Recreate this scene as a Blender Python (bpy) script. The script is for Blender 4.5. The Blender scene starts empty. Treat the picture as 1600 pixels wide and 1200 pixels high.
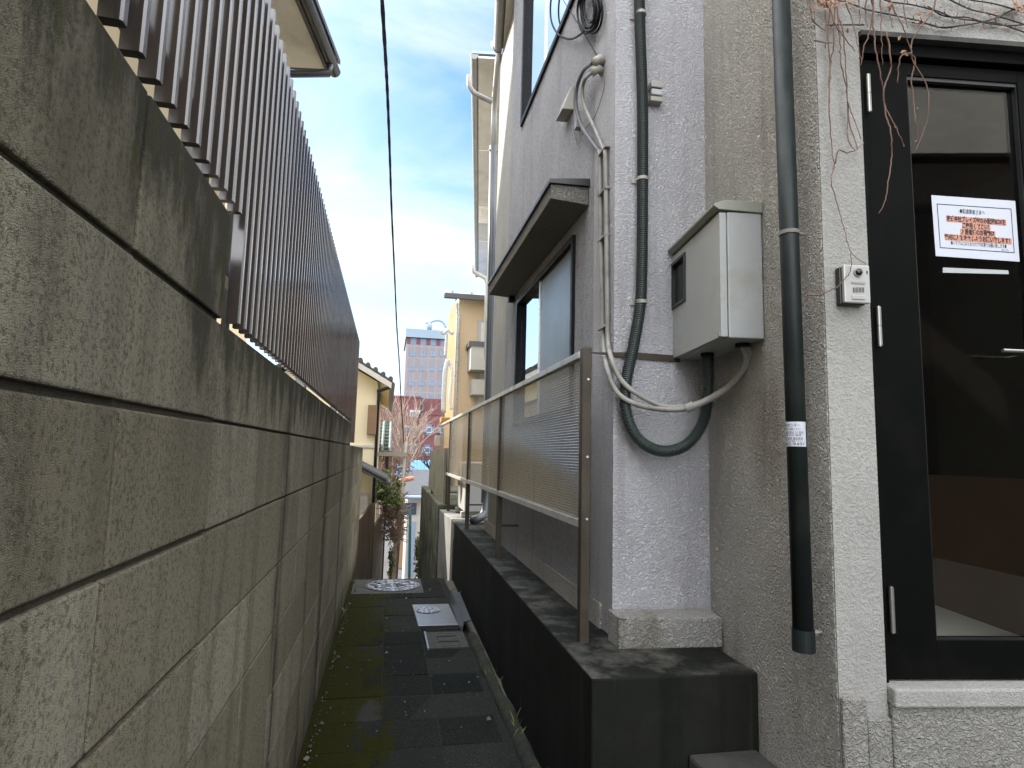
import bpy, bmesh, math, random
from mathutils import Vector, Matrix
random.seed(7)
S = bpy.context.scene
COL = S.collection
rad = math.radians
# ------------------------------------------------------------------ camera, sky, sun, exposure
CAMZ = 1.3
FPX = 955.0                                   # focal length in pixels of a 1600 px wide frame
RX = Vector((0.97990864, -0.04689892, -0.19385444))
RY = Vector((-0.19790798, -0.10813529, -0.97423775))
RZ = Vector((0.02472819, 0.99302933, -0.11524437))
RW = Matrix((RX, RY, RZ))
cam = bpy.data.cameras.new('camera'); cam.sensor_width = 36; cam.lens = 36 * FPX / 1600
cam.clip_start = .02; cam.clip_end = 6000
cam_o = bpy.data.objects.new('camera', cam); COL.objects.link(cam_o)
cam_o.matrix_world = Matrix.Translation((0, 0, CAMZ)) @ RW.to_4x4()
S.camera = cam_o
SUN_EL, SUN_AZ = 31.0, -40.0                  # azimuth clockwise from +Y
wd = bpy.data.worlds.new('World'); S.world = wd; wd.use_nodes = True
nt = wd.node_tree; bg = nt.nodes['Background']
sky = nt.nodes.new('ShaderNodeTexSky'); sky.sky_type = 'NISHITA'; sky.sun_disc = False
sky.sun_elevation = rad(SUN_EL); sky.sun_rotation = rad(SUN_AZ); sky.air_density = 1.0; sky.dust_density = 1.0
tc = nt.nodes.new('ShaderNodeTexCoord'); mp = nt.nodes.new('ShaderNodeMapping'); mp.inputs['Scale'].default_value = (1, 1, 2.2)
nz = nt.nodes.new('ShaderNodeTexNoise'); nz.inputs['Scale'].default_value = 2.3; nz.inputs['Detail'].default_value = 7; nz.inputs['Roughness'].default_value = .55; nz.inputs['Distortion'].default_value = .4
rp = nt.nodes.new('ShaderNodeValToRGB'); rp.color_ramp.elements[0].position = .44; rp.color_ramp.elements[1].position = .78
L = nt.links.new
def wmix(a, b, fac, blend='MIX'):
    m = nt.nodes.new('ShaderNodeMix'); m.data_type = 'RGBA'; m.blend_type = blend
    for k, v in (('A', a), ('B', b)):
        if isinstance(v, tuple): m.inputs[k].default_value = (*v, 1)
        else: L(v, m.inputs[k])
    if isinstance(fac, float): m.inputs['Factor'].default_value = fac
    else: L(fac, m.inputs['Factor'])
    return m.outputs['Result']
# the sky is clear blue with thin cloud ahead; an added bright fill, out of view at the zenith and behind the viewer, lights the walls
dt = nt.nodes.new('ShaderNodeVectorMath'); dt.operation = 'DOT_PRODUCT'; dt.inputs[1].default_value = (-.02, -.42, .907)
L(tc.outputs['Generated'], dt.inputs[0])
sky_fill = nt.nodes.new('ShaderNodeMapRange'); sky_fill.interpolation_type = 'SMOOTHSTEP'; sky_fill.inputs['From Min'].default_value = .18; sky_fill.inputs['From Max'].default_value = .62
L(dt.outputs['Value'], sky_fill.inputs['Value'])
L(tc.outputs['Generated'], mp.inputs['Vector']); L(mp.outputs[0], nz.inputs['Vector']); L(nz.outputs['Fac'], rp.inputs['Fac'])
blue = wmix(sky.outputs[0], (.28, .42, .57), 1., 'MULTIPLY')
sxyz = nt.nodes.new('ShaderNodeSeparateXYZ'); L(tc.outputs['Generated'], sxyz.inputs[0])
low = nt.nodes.new('ShaderNodeMapRange'); low.inputs['From Min'].default_value = .52; low.inputs['From Max'].default_value = .12; low.inputs['To Max'].default_value = .72
L(sxyz.outputs['Z'], low.inputs['Value'])
side = nt.nodes.new('ShaderNodeMapRange'); side.interpolation_type = 'SMOOTHSTEP'; side.inputs['From Min'].default_value = -.20; side.inputs['From Max'].default_value = -.06; L(sxyz.outputs['X'], side.inputs['Value'])
lm_ = nt.nodes.new('ShaderNodeMath'); lm_.operation = 'MULTIPLY'; L(low.outputs[0], lm_.inputs[0]); L(side.outputs[0], lm_.inputs[1])
sm = nt.nodes.new('ShaderNodeMath'); sm.operation = 'ADD'; sm.use_clamp = True; L(rp.outputs['Color'], sm.inputs[0]); L(lm_.outputs[0], sm.inputs[1])
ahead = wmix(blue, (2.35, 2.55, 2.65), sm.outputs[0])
L(wmix(ahead, (11.1, 11.35, 11.9), sky_fill.outputs[0]), bg.inputs['Color'])
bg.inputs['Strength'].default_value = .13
sl = bpy.data.lights.new('sun', 'SUN'); sl.energy = 3.0; sl.angle = rad(.5); sl.color = (1, .94, .85)
so = bpy.data.objects.new('sun', sl); COL.objects.link(so); so.location = (-6, 7, 9)
TS = Vector((math.sin(rad(SUN_AZ)) * math.cos(rad(SUN_EL)), math.cos(rad(SUN_AZ)) * math.cos(rad(SUN_EL)), math.sin(rad(SUN_EL))))
so.rotation_euler = TS.to_track_quat('Z', 'Y').to_euler()
S.view_settings.view_transform = 'Standard'; S.view_settings.look = 'None'; S.view_settings.gamma = 1
S.view_settings.exposure = 1.93
S.cycles.max_bounces = 8; S.cycles.diffuse_bounces = 5; S.cycles.transparent_max_bounces = 12

# ------------------------------------------------------------------ measured points: pixel of the 1600x1200 survey photo -> point on a known plane
C0 = Vector((0, 0, CAMZ))
def ray(px, py): return RW @ Vector((px - 800, 600 - py, -FPX))
def atX(px, py, x): r = ray(px, py); return C0 + r * (x / r.x)
def atY(px, py, y): r = ray(px, py); return C0 + r * (y / r.y)
def atZ(px, py, z): r = ray(px, py); return C0 + r * ((z - CAMZ) / r.z)
def atP(px, py, q, n): r = ray(px, py); return C0 + r * ((q - C0).dot(n) / r.dot(n))

# ------------------------------------------------------------------ materials
def nodes(name):
    m = bpy.data.materials.new(name); m.use_nodes = True
    t = m.node_tree; return m, t, t.nodes['Principled BSDF']
def lk(t, a, b): t.links.new(a, b)
def noise(t, vec, scale, detail=4, rough=.55, dist=0.):
    n = t.nodes.new('ShaderNodeTexNoise'); n.inputs['Scale'].default_value = scale; n.inputs['Detail'].default_value = detail
    n.inputs['Roughness'].default_value = rough; n.inputs['Distortion'].default_value = dist
    lk(t, vec, n.inputs['Vector']); return n.outputs['Fac']
def mapped(t, vec, scale):
    m = t.nodes.new('ShaderNodeMapping'); m.inputs['Scale'].default_value = scale; lk(t, vec, m.inputs['Vector']); return m.outputs[0]
def ramp(t, fac, p0, p1, c0=0., c1=1.):
    r = t.nodes.new('ShaderNodeMapRange'); r.inputs['From Min'].default_value = p0; r.inputs['From Max'].default_value = p1
    r.inputs['To Min'].default_value = c0; r.inputs['To Max'].default_value = c1; lk(t, fac, r.inputs['Value']); return r.outputs[0]
def mixc(t, fac, a, b):
    m = t.nodes.new('ShaderNodeMix'); m.data_type = 'RGBA'
    for k, v in (('A', a), ('B', b)):
        if isinstance(v, tuple): m.inputs[k].default_value = (*v, 1)
        else: lk(t, v, m.inputs[k])
    if isinstance(fac, float): m.inputs['Factor'].default_value = fac
    else: lk(t, fac, m.inputs['Factor'])
    return m.outputs['Result']
def mul(t, a, b, op='MULTIPLY'):
    m = t.nodes.new('ShaderNodeMath'); m.operation = op
    for i, v in enumerate((a, b)):
        if isinstance(v, (int, float)): m.inputs[i].default_value = v
        else: lk(t, v, m.inputs[i])
    return m.outputs[0]
def bump(t, h, strength, dist, bsdf, prev=None):
    b = t.nodes.new('ShaderNodeBump'); b.inputs['Strength'].default_value = strength; b.inputs['Distance'].default_value = dist
    lk(t, h, b.inputs['Height'])
    if prev: lk(t, prev, b.inputs['Normal'])
    lk(t, b.outputs[0], bsdf.inputs['Normal']); return b.outputs[0]
def pos(t): return t.nodes.new('ShaderNodeNewGeometry').outputs['Position']
def attr(t, n):
    a = t.nodes.new('ShaderNodeAttribute'); a.attribute_name = n; return a.outputs['Fac']
def pm(name, c, rough=.6, var=.25, vs=6., metal=0., bs=0., bd=.001, dirt=None, ds=3., dt=(.5, .7), spec=.5, bstr=.6):
    """plain surface with tone variation, optional bump and dirt patches"""
    m, t, b = nodes(name); p = pos(t)
    c2 = tuple(x * (1 - var) for x in c)
    col = mixc(t, ramp(t, noise(t, p, vs, 5), .3, .7), c, c2)
    if dirt: col = mixc(t, ramp(t, noise(t, p, ds, 6, .62), dt[0], dt[1]), col, dirt)
    lk(t, col, b.inputs['Base Color'])
    b.inputs['Metallic'].default_value = metal; b.inputs['Specular IOR Level'].default_value = spec
    lk(t, ramp(t, noise(t, p, vs * 2.3, 3), .3, .7, rough * .85, min(1, rough * 1.15)), b.inputs['Roughness'])
    if bs: bump(t, noise(t, p, bs, 3), bstr, bd, b)
    return m
def stucco(name, c, scale=75., dist=.006, stain=None, stain_t=(.56, .75), strength=1., rust=None, pit=.26):
    m, t, b = nodes(name); p = pos(t)
    w = t.nodes.new('ShaderNodeTexNoise'); w.inputs['Scale'].default_value = scale; w.inputs['Detail'].default_value = 2.5; w.inputs['Distortion'].default_value = 1.6; w.inputs['Roughness'].default_value = .6
    lk(t, p, w.inputs['Vector'])
    h = ramp(t, w.outputs['Fac'], .38, .63)
    fine = noise(t, p, scale * 4, 2)
    hh = mul(t, h, mul(t, fine, .25), 'ADD')
    col = mixc(t, ramp(t, noise(t, p, 2.2, 6, .6), .35, .65), c, tuple(x * .84 for x in c))
    col = mixc(t, ramp(t, h, .1, .5, pit, 0.), col, tuple(x * .5 for x in c))           # pits coloured darker: grime, deepened to paint in the shade of the relief
    streak = noise(t, mapped(t, p, (5, 5, .35)), 1.6, 6, .65)
    col = mixc(t, ramp(t, streak, .55, .8, 0., .45), col, (.16, .145, .12))
    if stain: col = mixc(t, ramp(t, noise(t, mapped(t, p, (2.2, 2.2, .6)), 1.9, 5, .6), *stain_t), col, stain)
    if rust:
        v = t.nodes.new('ShaderNodeVectorMath'); v.operation = 'SUBTRACT'; lk(t, p, v.inputs[0]); v.inputs[1].default_value = rust
        l_ = t.nodes.new('ShaderNodeVectorMath'); l_.operation = 'LENGTH'; lk(t, mapped(t, v.outputs[0], (1, 3.2, 1.25)), l_.inputs[0])
        f_ = mul(t, ramp(t, l_.outputs['Value'], .42, .05), ramp(t, noise(t, mapped(t, p, (9, 9, 1.5)), 1.3, 5, .6), .30, .62))
        col = mixc(t, mul(t, f_, .8), col, (.16, .095, .048))
    lk(t, col, b.inputs['Base Color']); b.inputs['Roughness'].default_value = .85; b.inputs['Specular IOR Level'].default_value = .25
    bump(t, hh, strength, dist, b)
    return m
def glassm(name, tint, fac, rough=.02, alpha_tint=(1, 1, 1)):
    m, t, b = nodes(name); t.nodes.remove(b); out = t.nodes['Material Output']
    g = t.nodes.new('ShaderNodeBsdfGlossy'); g.inputs['Color'].default_value = (*tint, 1); g.inputs['Roughness'].default_value = rough
    tr = t.nodes.new('ShaderNodeBsdfTransparent'); tr.inputs['Color'].default_value = (*alpha_tint, 1)
    fr = t.nodes.new('ShaderNodeLayerWeight'); fr.inputs['Blend'].default_value = .5
    mx = t.nodes.new('ShaderNodeMixShader'); lk(t, ramp(t, mul(t, fr.outputs['Facing'], 4., 'POWER'), 0, 1, fac, 1.), mx.inputs[0]); lk(t, tr.outputs[0], mx.inputs[1]); lk(t, g.outputs[0], mx.inputs[2]); lk(t, mx.outputs[0], out.inputs['Surface'])
    return m
def brickm(name, c1, c2, mort, bw, bh, ms=.01, off=.5, rough=.8, axis='XZ', bd=.003):
    m, t, b = nodes(name); p = pos(t)
    sx = t.nodes.new('ShaderNodeSeparateXYZ'); lk(t, p, sx.inputs[0]); cx = t.nodes.new('ShaderNodeCombineXYZ')
    s = mul(t, sx.outputs['X'], sx.outputs['Y'], 'ADD') if axis == 'SZ' else sx.outputs[axis[0]]
    lk(t, s, cx.inputs['X']); lk(t, sx.outputs[axis[1]], cx.inputs['Y'])
    br = t.nodes.new('ShaderNodeTexBrick'); br.inputs['Scale'].default_value = 1; br.inputs['Brick Width'].default_value = bw; br.inputs['Row Height'].default_value = bh
    br.inputs['Mortar Size'].default_value = ms; br.offset = off
    br.inputs['Color1'].default_value = (*c1, 1); br.inputs['Color2'].default_value = (*c2, 1); br.inputs['Mortar'].default_value = (*mort, 1)
    lk(t, cx.outputs[0], br.inputs['Vector'])
    col = mixc(t, ramp(t, noise(t, p, 3, 5), .3, .7, 0, .25), br.outputs['Color'], tuple(x * .6 for x in c1))
    lk(t, col, b.inputs['Base Color']); b.inputs['Roughness'].default_value = rough
    bump(t, mul(t, br.outputs['Fac'], -1.), .6, bd, b); return m

def block_mat():
    m, t, b = nodes('concrete block'); p = pos(t)
    tone = attr(t, 'tone'); mort = attr(t, 'mortar')
    base = mixc(t, tone, (.290, .258, .176), (.460, .420, .310))
    grain = noise(t, p, 150, 5, .75)
    col = mixc(t, ramp(t, grain, .38, .51, .75, 0.), base, (.085, .075, .055))
    col = mixc(t, ramp(t, noise(t, p, 330, 2), .60, .70, 0., .5), col, (.42, .40, .35))
    st = noise(t, mapped(t, p, (3, 5.5, .22)), 1.5, 6, .62)
    col = mixc(t, ramp(t, st, .56, .74, 0., .6), col, (.085, .075, .055))                # rain streaks
    st2 = noise(t, mapped(t, p, (3, 9, .3)), 1.9, 4, .6)
    col = mixc(t, ramp(t, st2, .60, .74, 0., .45), col, (.40, .385, .34))                 # lime runs
    # dark growth hanging down from the coping in uneven tongues
    sp = t.nodes.new('ShaderNodeSeparateXYZ'); lk(t, p, sp.inputs[0])
    top = attr(t, 'depth_below_top')
    tong = ramp(t, noise(t, mapped(t, p, (6, 10, 3.2)), 1.0, 7, .72), .28, .72, -.06, .26)
    g = ramp(t, mul(t, tong, top, 'SUBTRACT'), -.04, .07)
    col = mixc(t, mul(t, g, .88), col, (.030, .030, .016))
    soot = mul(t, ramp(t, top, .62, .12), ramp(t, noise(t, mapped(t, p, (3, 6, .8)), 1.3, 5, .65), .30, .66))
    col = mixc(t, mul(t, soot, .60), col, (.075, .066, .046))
    mossy = mul(t, g, ramp(t, noise(t, mapped(t, p, (8, 14, 3)), 2., 4), .54, .66))
    col = mixc(t, mossy, col, (.075, .070, .012))
    # brown algae tongues rising from the foot
    foot = ramp(t, mul(t, ramp(t, noise(t, mapped(t, p, (4, 9, 1)), 1.1, 5, .7), .3, .7, -.02, .30), sp.outputs['Z'], 'SUBTRACT'), -.05, .12)
    col = mixc(t, mul(t, foot, .7), col, (.085, .072, .040))
    for (yc, wd_, amt) in ((2.05, .10, .9), (3.42, .13, .92), (.62, .05, .45), (4.55, .14, .7), (1.33, .03, .4), (2.75, .06, .5)):
        dy = mul(t, mul(t, sp.outputs['Y'], -yc, 'ADD'), ramp(t, noise(t, mapped(t, p, (2, 0, 2.2)), 2.2, 4), .3, .7, -.05, .05), 'ADD')
        ab = t.nodes.new('ShaderNodeMath'); ab.operation = 'ABSOLUTE'; lk(t, dy, ab.inputs[0])
        stn = mul(t, ramp(t, ab.outputs[0], wd_, wd_ * .15), ramp(t, noise(t, mapped(t, p, (4, 14, .9)), 2., 5, .65), .30, .55))
        col = mixc(t, mul(t, stn, amt), col, (.060, .052, .036))
    col = mixc(t, mul(t, mort, .85), col, (.080, .072, .054))
    lk(t, col, b.inputs['Base Color']); b.inputs['Roughness'].default_value = .92; b.inputs['Specular IOR Level'].default_value = .2
    n1 = bump(t, mul(t, grain, noise(t, p, 700, 2), 'ADD'), 1., .010, b)
    bump(t, noise(t, p, 14, 3), .3, .006, b, n1)
    return m
def slab_mat():
    m, t, b = nodes('paving slab'); p = pos(t); tone = attr(t, 'tone')
    col = mixc(t, tone, (.006, .0075, .0065), (.050, .049, .043))
    col = mixc(t, ramp(t, noise(t, p, 210, 3, .7), .585, .66, 0., .85), col, (.085, .09, .085))
    sp = t.nodes.new('ShaderNodeSeparateXYZ'); lk(t, p, sp.inputs[0])
    edge = mul(t, ramp(t, noise(t, mapped(t, p, (3, 1.2, 1)), 2.2, 6, .7), .3, .72, -.22, .26), sp.outputs['X'], 'SUBTRACT')
    col = mixc(t, ramp(t, edge, -.06, .06, 0., .92), col, mixc(t, noise(t, p, 30, 5), (.009, .010, .001), (.026, .026, .002)))
    col = mixc(t, ramp(t, noise(t, p, 5, 6, .7), .64, .75, 0., .6), col, (.05, .046, .038))
    lk(t, col, b.inputs['Base Color']); b.inputs['Roughness'].default_value = .85; b.inputs['Specular IOR Level'].default_value = .06
    bump(t, noise(t, p, 180, 4, .7), .7, .003, b); return m
def ledge_mat():
    m, t, b = nodes('old ledge concrete'); p = pos(t)
    sn = t.nodes.new('ShaderNodeSeparateXYZ'); g = t.nodes.new('ShaderNodeNewGeometry'); lk(t, g.outputs['Normal'], sn.inputs[0])
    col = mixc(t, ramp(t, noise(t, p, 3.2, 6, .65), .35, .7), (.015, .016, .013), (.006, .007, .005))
    st = noise(t, mapped(t, p, (7, 7, .25)), 1.7, 6, .65)
    col = mixc(t, ramp(t, st, .5, .72, 0, .9), col, (.003, .004, .0025))
    col = mixc(t, ramp(t, noise(t, mapped(t, p, (6, 6, .4)), 2.3, 5), .60, .74, 0, .8), col, (.036, .040, .038))
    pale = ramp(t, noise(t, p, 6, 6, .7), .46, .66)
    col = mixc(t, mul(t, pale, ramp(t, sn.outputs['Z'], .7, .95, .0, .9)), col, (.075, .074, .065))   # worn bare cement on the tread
    gm = ramp(t, noise(t, mapped(t, p, (9, 9, .5)), 1.3, 5), .62, .7)
    col = mixc(t, mul(t, gm, .6), col, (.013, .017, .004))
    lk(t, col, b.inputs['Base Color']); b.inputs['Roughness'].default_value = .8; b.inputs['Specular IOR Level'].default_value = .12
    bump(t, noise(t, p, 120, 5, .7), .5, .003, b); return m
def slat_mat():
    m, t, b = nodes('brown aluminium'); p = pos(t)
    col = mixc(t, ramp(t, noise(t, mapped(t, p, (20, 20, 1)), 1.5, 4), .3, .7), (.056, .045, .039), (.036, .030, .027))
    lk(t, col, b.inputs['Base Color']); b.inputs['Roughness'].default_value = .22; b.inputs['Metallic'].default_value = .1; b.inputs['Coat Weight'].default_value = .8; b.inputs['Coat Roughness'].default_value = .15
    b.inputs['Specular IOR Level'].default_value = .6; return m
def poly_mat():
    m, t, b = nodes('ribbed bronze polycarbonate'); p = pos(t); out = t.nodes['Material Output']
    b.inputs['Base Color'].default_value = (.50, .465, .40, 1); b.inputs['Roughness'].default_value = .15; b.inputs['Metallic'].default_value = .6
    tr = t.nodes.new('ShaderNodeBsdfTransparent'); tr.inputs['Color'].default_value = (.72, .69, .62, 1)
    mx = t.nodes.new('ShaderNodeMixShader'); mx.inputs[0].default_value = .52
    lk(t, tr.outputs[0], mx.inputs[1]); lk(t, b.outputs[0], mx.inputs[2]); lk(t, mx.outputs[0], out.inputs['Surface']); return m
def cover_mat():
    m, t, b = nodes('cast iron cover'); p = pos(t)
    v = t.nodes.new('ShaderNodeTexVoronoi'); v.feature = 'DISTANCE_TO_EDGE'; v.inputs['Scale'].default_value = 26; lk(t, p, v.inputs['Vector'])
    h = ramp(t, v.outputs['Distance'], .04, .14)
    col = mixc(t, h, (.03, .03, .035), (.42, .43, .47)); lk(t, col, b.inputs['Base Color'])
    b.inputs['Metallic'].default_value = .65; b.inputs['Roughness'].default_value = .38; bump(t, h, .8, .004, b); return m
def leaf_mat(name, c1, c2, trans=.0):
    m, t, b = nodes(name); a = attr(t, 'tone')
    lk(t, mixc(t, a, c1, c2), b.inputs['Base Color']); b.inputs['Roughness'].default_value = .55
    return m
def bark_mat(name, c1, c2):
    m, t, b = nodes(name); p = pos(t)
    lk(t, mixc(t, ramp(t, noise(t, p, 9, 5), .3, .7), c1, c2), b.inputs['Base Color']); b.inputs['Roughness'].default_value = .85
    bump(t, noise(t, p, 60, 4), .6, .004, b); return m

M = dict(
    block=block_mat(), slab=slab_mat(), ledge=ledge_mat(), slat=slat_mat(), poly=poly_mat(), cover=cover_mat(),
    stucco=stucco('lilac grey stucco', (.53, .528, .555), 70, .011, strength=.8, pit=.18),
    stuccoc=stucco('greyed base render', (.40, .39, .365), 62, .012, stain=(.20, .185, .15), stain_t=(.50, .68), strength=.9),
    stuccob=stucco('dirty base render', (.27, .262, .238), 58, .010, strength=.8),
    stuccof=stucco('facade stucco', (.68, .675, .71), 64, .048, pit=.7),
    stucco2=stucco('grey beige stucco', (.64, .605, .545), 62, .023, stain=(.23, .15, .085), stain_t=(.66, .82), rust=(1.29, 1.93, 1.42)),
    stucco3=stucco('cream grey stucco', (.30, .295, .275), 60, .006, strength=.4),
    stucco4=stucco('opposite stucco', (.50, .49, .46), 60, .004),
    concrete=pm('bare concrete', (.22, .215, .20), .85, .35, 3, bs=120, bd=.003, dirt=(.05, .055, .03), ds=2.2),
    moss=pm('mossy mortar', (.009, .011, .004), .95, .5, 12, bs=90, bd=.008, dirt=(.018, .021, .003), ds=7),
    mosswall=pm('mossy retaining concrete', (.12, .125, .085), .95, .5, 5, bs=40, bd=.01, dirt=(.018, .026, .010), ds=2.5, dt=(.42, .6)),
    cream=pm('cream rendering', (.66, .55, .36), .85, .10, 2, bs=60, bd=.002),
    paleyellow=pm('pale yellow rendering', (.80, .72, .52), .85, .08, 2, bs=50, bd=.002),
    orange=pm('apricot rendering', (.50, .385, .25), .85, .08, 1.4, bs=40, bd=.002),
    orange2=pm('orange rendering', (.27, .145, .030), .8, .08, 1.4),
    soffit=pm('soffit board', (.88, .86, .80), .8, .1, 3, dirt=(.62, .57, .48), ds=2),
    soffitw=pm('warm soffit board', (.58, .565, .53), .8, .12, 2.5, dirt=(.42, .39, .34), ds=2.4),
    gutter=pm('dark gutter plastic', (.055, .057, .06), .4, .2, 4),
    guttergrey=pm('grey gutter plastic', (.24, .235, .22), .45, .2, 4),
    pipe=pm('slate drainpipe plastic', (.013, .018, .0175), .45, .25, 5, dirt=(.022, .027, .025), ds=6, spec=.2),
    pipedark=pm('dark drainpipe plastic', (.045, .052, .06), .4, .25, 4),
    pipewhite=pm('white plastic', (.42, .42, .40), .45, .1, 4),
    conduit=pm('green grey conduit plastic', (.034, .050, .045), .5, .2, 8),
    cable=pm('grey sheathed cable', (.27, .26, .235), .6, .3, 7, dirt=(.12, .115, .10), ds=12),
    cabledark=pm('dark grey cable', (.10, .105, .11), .55, .25, 8),
    black=pm('black rubber', (.008, .008, .009), .65, .2, 10, spec=.12),
    blackalu=pm('black aluminium', (.012, .012, .013), .35, .3, 8),
    doorblack=pm('black painted steel', (.0020, .0022, .0020), .6, .3, 3, dirt=(.0045, .0045, .004), ds=5, dt=(.55, .8), spec=.05),
    alu=pm('weathered aluminium rail', (.56, .555, .53), .42, .2, 6, metal=.45, dirt=(.30, .29, .26), ds=9),
    post=pm('bronze rail post', (.060, .050, .036), .5, .25, 6, metal=.2, dirt=(.035, .030, .021), ds=9, spec=.25),
    silver=pm('brushed steel', (.30, .295, .27), .38, .1, 12, metal=.9),
    boxgrey=pm('ivory grey sheet metal', (.345, .36, .355), .5, .10, 3, dirt=(.27, .26, .22), ds=4, dt=(.55, .75)),
    boxgrey2=pm('olive grey sheet metal', (.25, .26, .215), .5, .12, 3),
    darkplate=pm('dark meter glass', (.008, .011, .009), .2, .3, 6, spec=.15),
    hood=pm('dark hood metal', (.020, .020, .021), .45, .3, 6),
    hoodrender=stucco('hood render', (.20, .19, .17), 80, .006),
    winframe=pm('black window frame', (.006, .0065, .0075), .5, .2, 8, spec=.15),
    winsilver=pm('bright window frame', (.66, .67, .68), .3, .1, 8, metal=.6),
    frosted=pm('frosted pane', (.085, .088, .088), .34, .06, 1, spec=.6),
    winmirror=glassm('clear pane', (.95, .97, 1), .55, .01, (.2, .22, .25)),
    doorglass=glassm('door glass', (.9, .92, .92), .035, .01, (.95, .95, .92)),
    paper=pm('white paper', (.47, .49, .54), .8, .03, 5), ink=pm('navy ink', (.02, .028, .07), .7, .1, 5), inkblack=pm('black ink', (.004, .004, .005), .7, .1, 5),
    marker=pm('salmon highlight', (.47, .22, .16), .8, .06, 20), tape=pm('pale tape', (.36, .38, .38), .5, .08, 20),
    wood=pm('orange wood panel', (.12, .055, .018), .5, .35, 2.5), redplate=pm('dark red plate', (.25, .035, .02), .5, .1, 4),
    floorin=pm('indoor tile', (.70, .70, .66), .5, .1, 3),
    icface=pm('silver intercom face', (.38, .38, .36), .35, .05, 10, metal=.3), lens=pm('camera lens', (.01, .01, .012), .08, .1, 10),
    steelplate=pm('galvanised plate', (.22, .235, .26), .33, .15, 10, metal=.75, dirt=(.20, .20, .19), ds=14, dt=(.6, .75)),
    drain=pm('drain cover concrete', (.036, .036, .031), .85, .3, 10, bs=150, bd=.003),
    vine=bark_mat('dry vine stem', (.16, .088, .058), (.085, .055, .04)), vinedark=bark_mat('dark vine stem', (.060, .045, .036), (.030, .024, .02)),
    deadleaf=leaf_mat('dead leaf', (.17, .070, .030), (.30, .17, .09)),
    pebble=leaf_mat('litter', (.014, .014, .010), (.14, .14, .12)),
    leaf=leaf_mat('evergreen leaf', (.030, .052, .014), (.20, .24, .085)),
    bramble=leaf_mat('dry bramble', (.12, .075, .05), (.40, .32, .24)),
    barepale=bark_mat('pale bare bark', (.33, .26, .205), (.21, .155, .125)), baredark=bark_mat('dark bark', (.06, .055, .05), (.10, .09, .08)),
    tile=pm('dark roof tile', (.050, .053, .058), .45, .4, 8), greentile=pm('green roof tile', (.085, .115, .09), .45, .3, 4, dirt=(.17, .19, .16), ds=5),
    redbrick=brickm('red brick', (.115, .034, .036), (.095, .028, .032), (.105, .042, .042), .6, .25, .02),
    towertile=brickm('mauve tile cladding', (.165, .148, .158), (.150, .136, .146), (.20, .19, .20), 1.0, 1.6, .05, 0.),
    towerband=pm('pale blue parapet', (.16, .22, .28), .6, .08, .3), towerglass=pm('blue sky glass', (.085, .125, .20), .25, .15, .5, spec=.4),
    winblue=pm('shaded window glass', (.07, .10, .15), .12, .3, .5, spec=.8), whiteframe=pm('white frame', (.33, .35, .37), .5, .05, 2),
    blueroof=pm('blue metal roof', (.07, .19, .34), .4, .15, .7), bluewhite=pm('pale blue metal roof', (.26, .33, .46), .35, .12, 1.5, metal=.2),
    brownfence=pm('brown fence sheet', (.105, .072, .047), .5, .2, 1.5, dirt=(.045, .034, .024), ds=1.2), brownwood=pm('brown shutter board', (.22, .13, .07), .55, .2, 4),
    greypanel=pm('weathered grey green panel', (.23, .225, .17), .7, .35, 4), white=pm('white paint', (.40, .40, .385), .5, .08, 2),
    greywhite=pm('grey white balcony', (.34, .33, .30), .7, .12, 2), teal=pm('teal paint', (.05, .28, .33), .45, .2, 2),
    brick=brickm('garden brick', (.45, .23, .13), (.55, .34, .20), (.42, .38, .32), .2, .07, .01), terra=pm('terracotta ridge', (.48, .17, .08), .7, .2, 5),
    asphalt=pm('asphalt', (.045, .046, .045), .9, .3, 8, bs=160, bd=.004), earth=pm('earth ground', (.09, .085, .06), .95, .4, .8, bs=8, bd=.03),
    stepc=pm('step concrete', (.045, .045, .040), .88, .3, 5, bs=100, bd=.003, dirt=(.018, .018, .013), ds=4), hallwall=pm('hall wall', (.20, .185, .13), .8, .2, 1.5), timber=pm('dark timber boards', (.022, .014, .010), .75, .3, 2),
    pvc=pm('ivory conduit fitting', (.30, .29, .255), .5, .15, 8),
)

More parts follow.
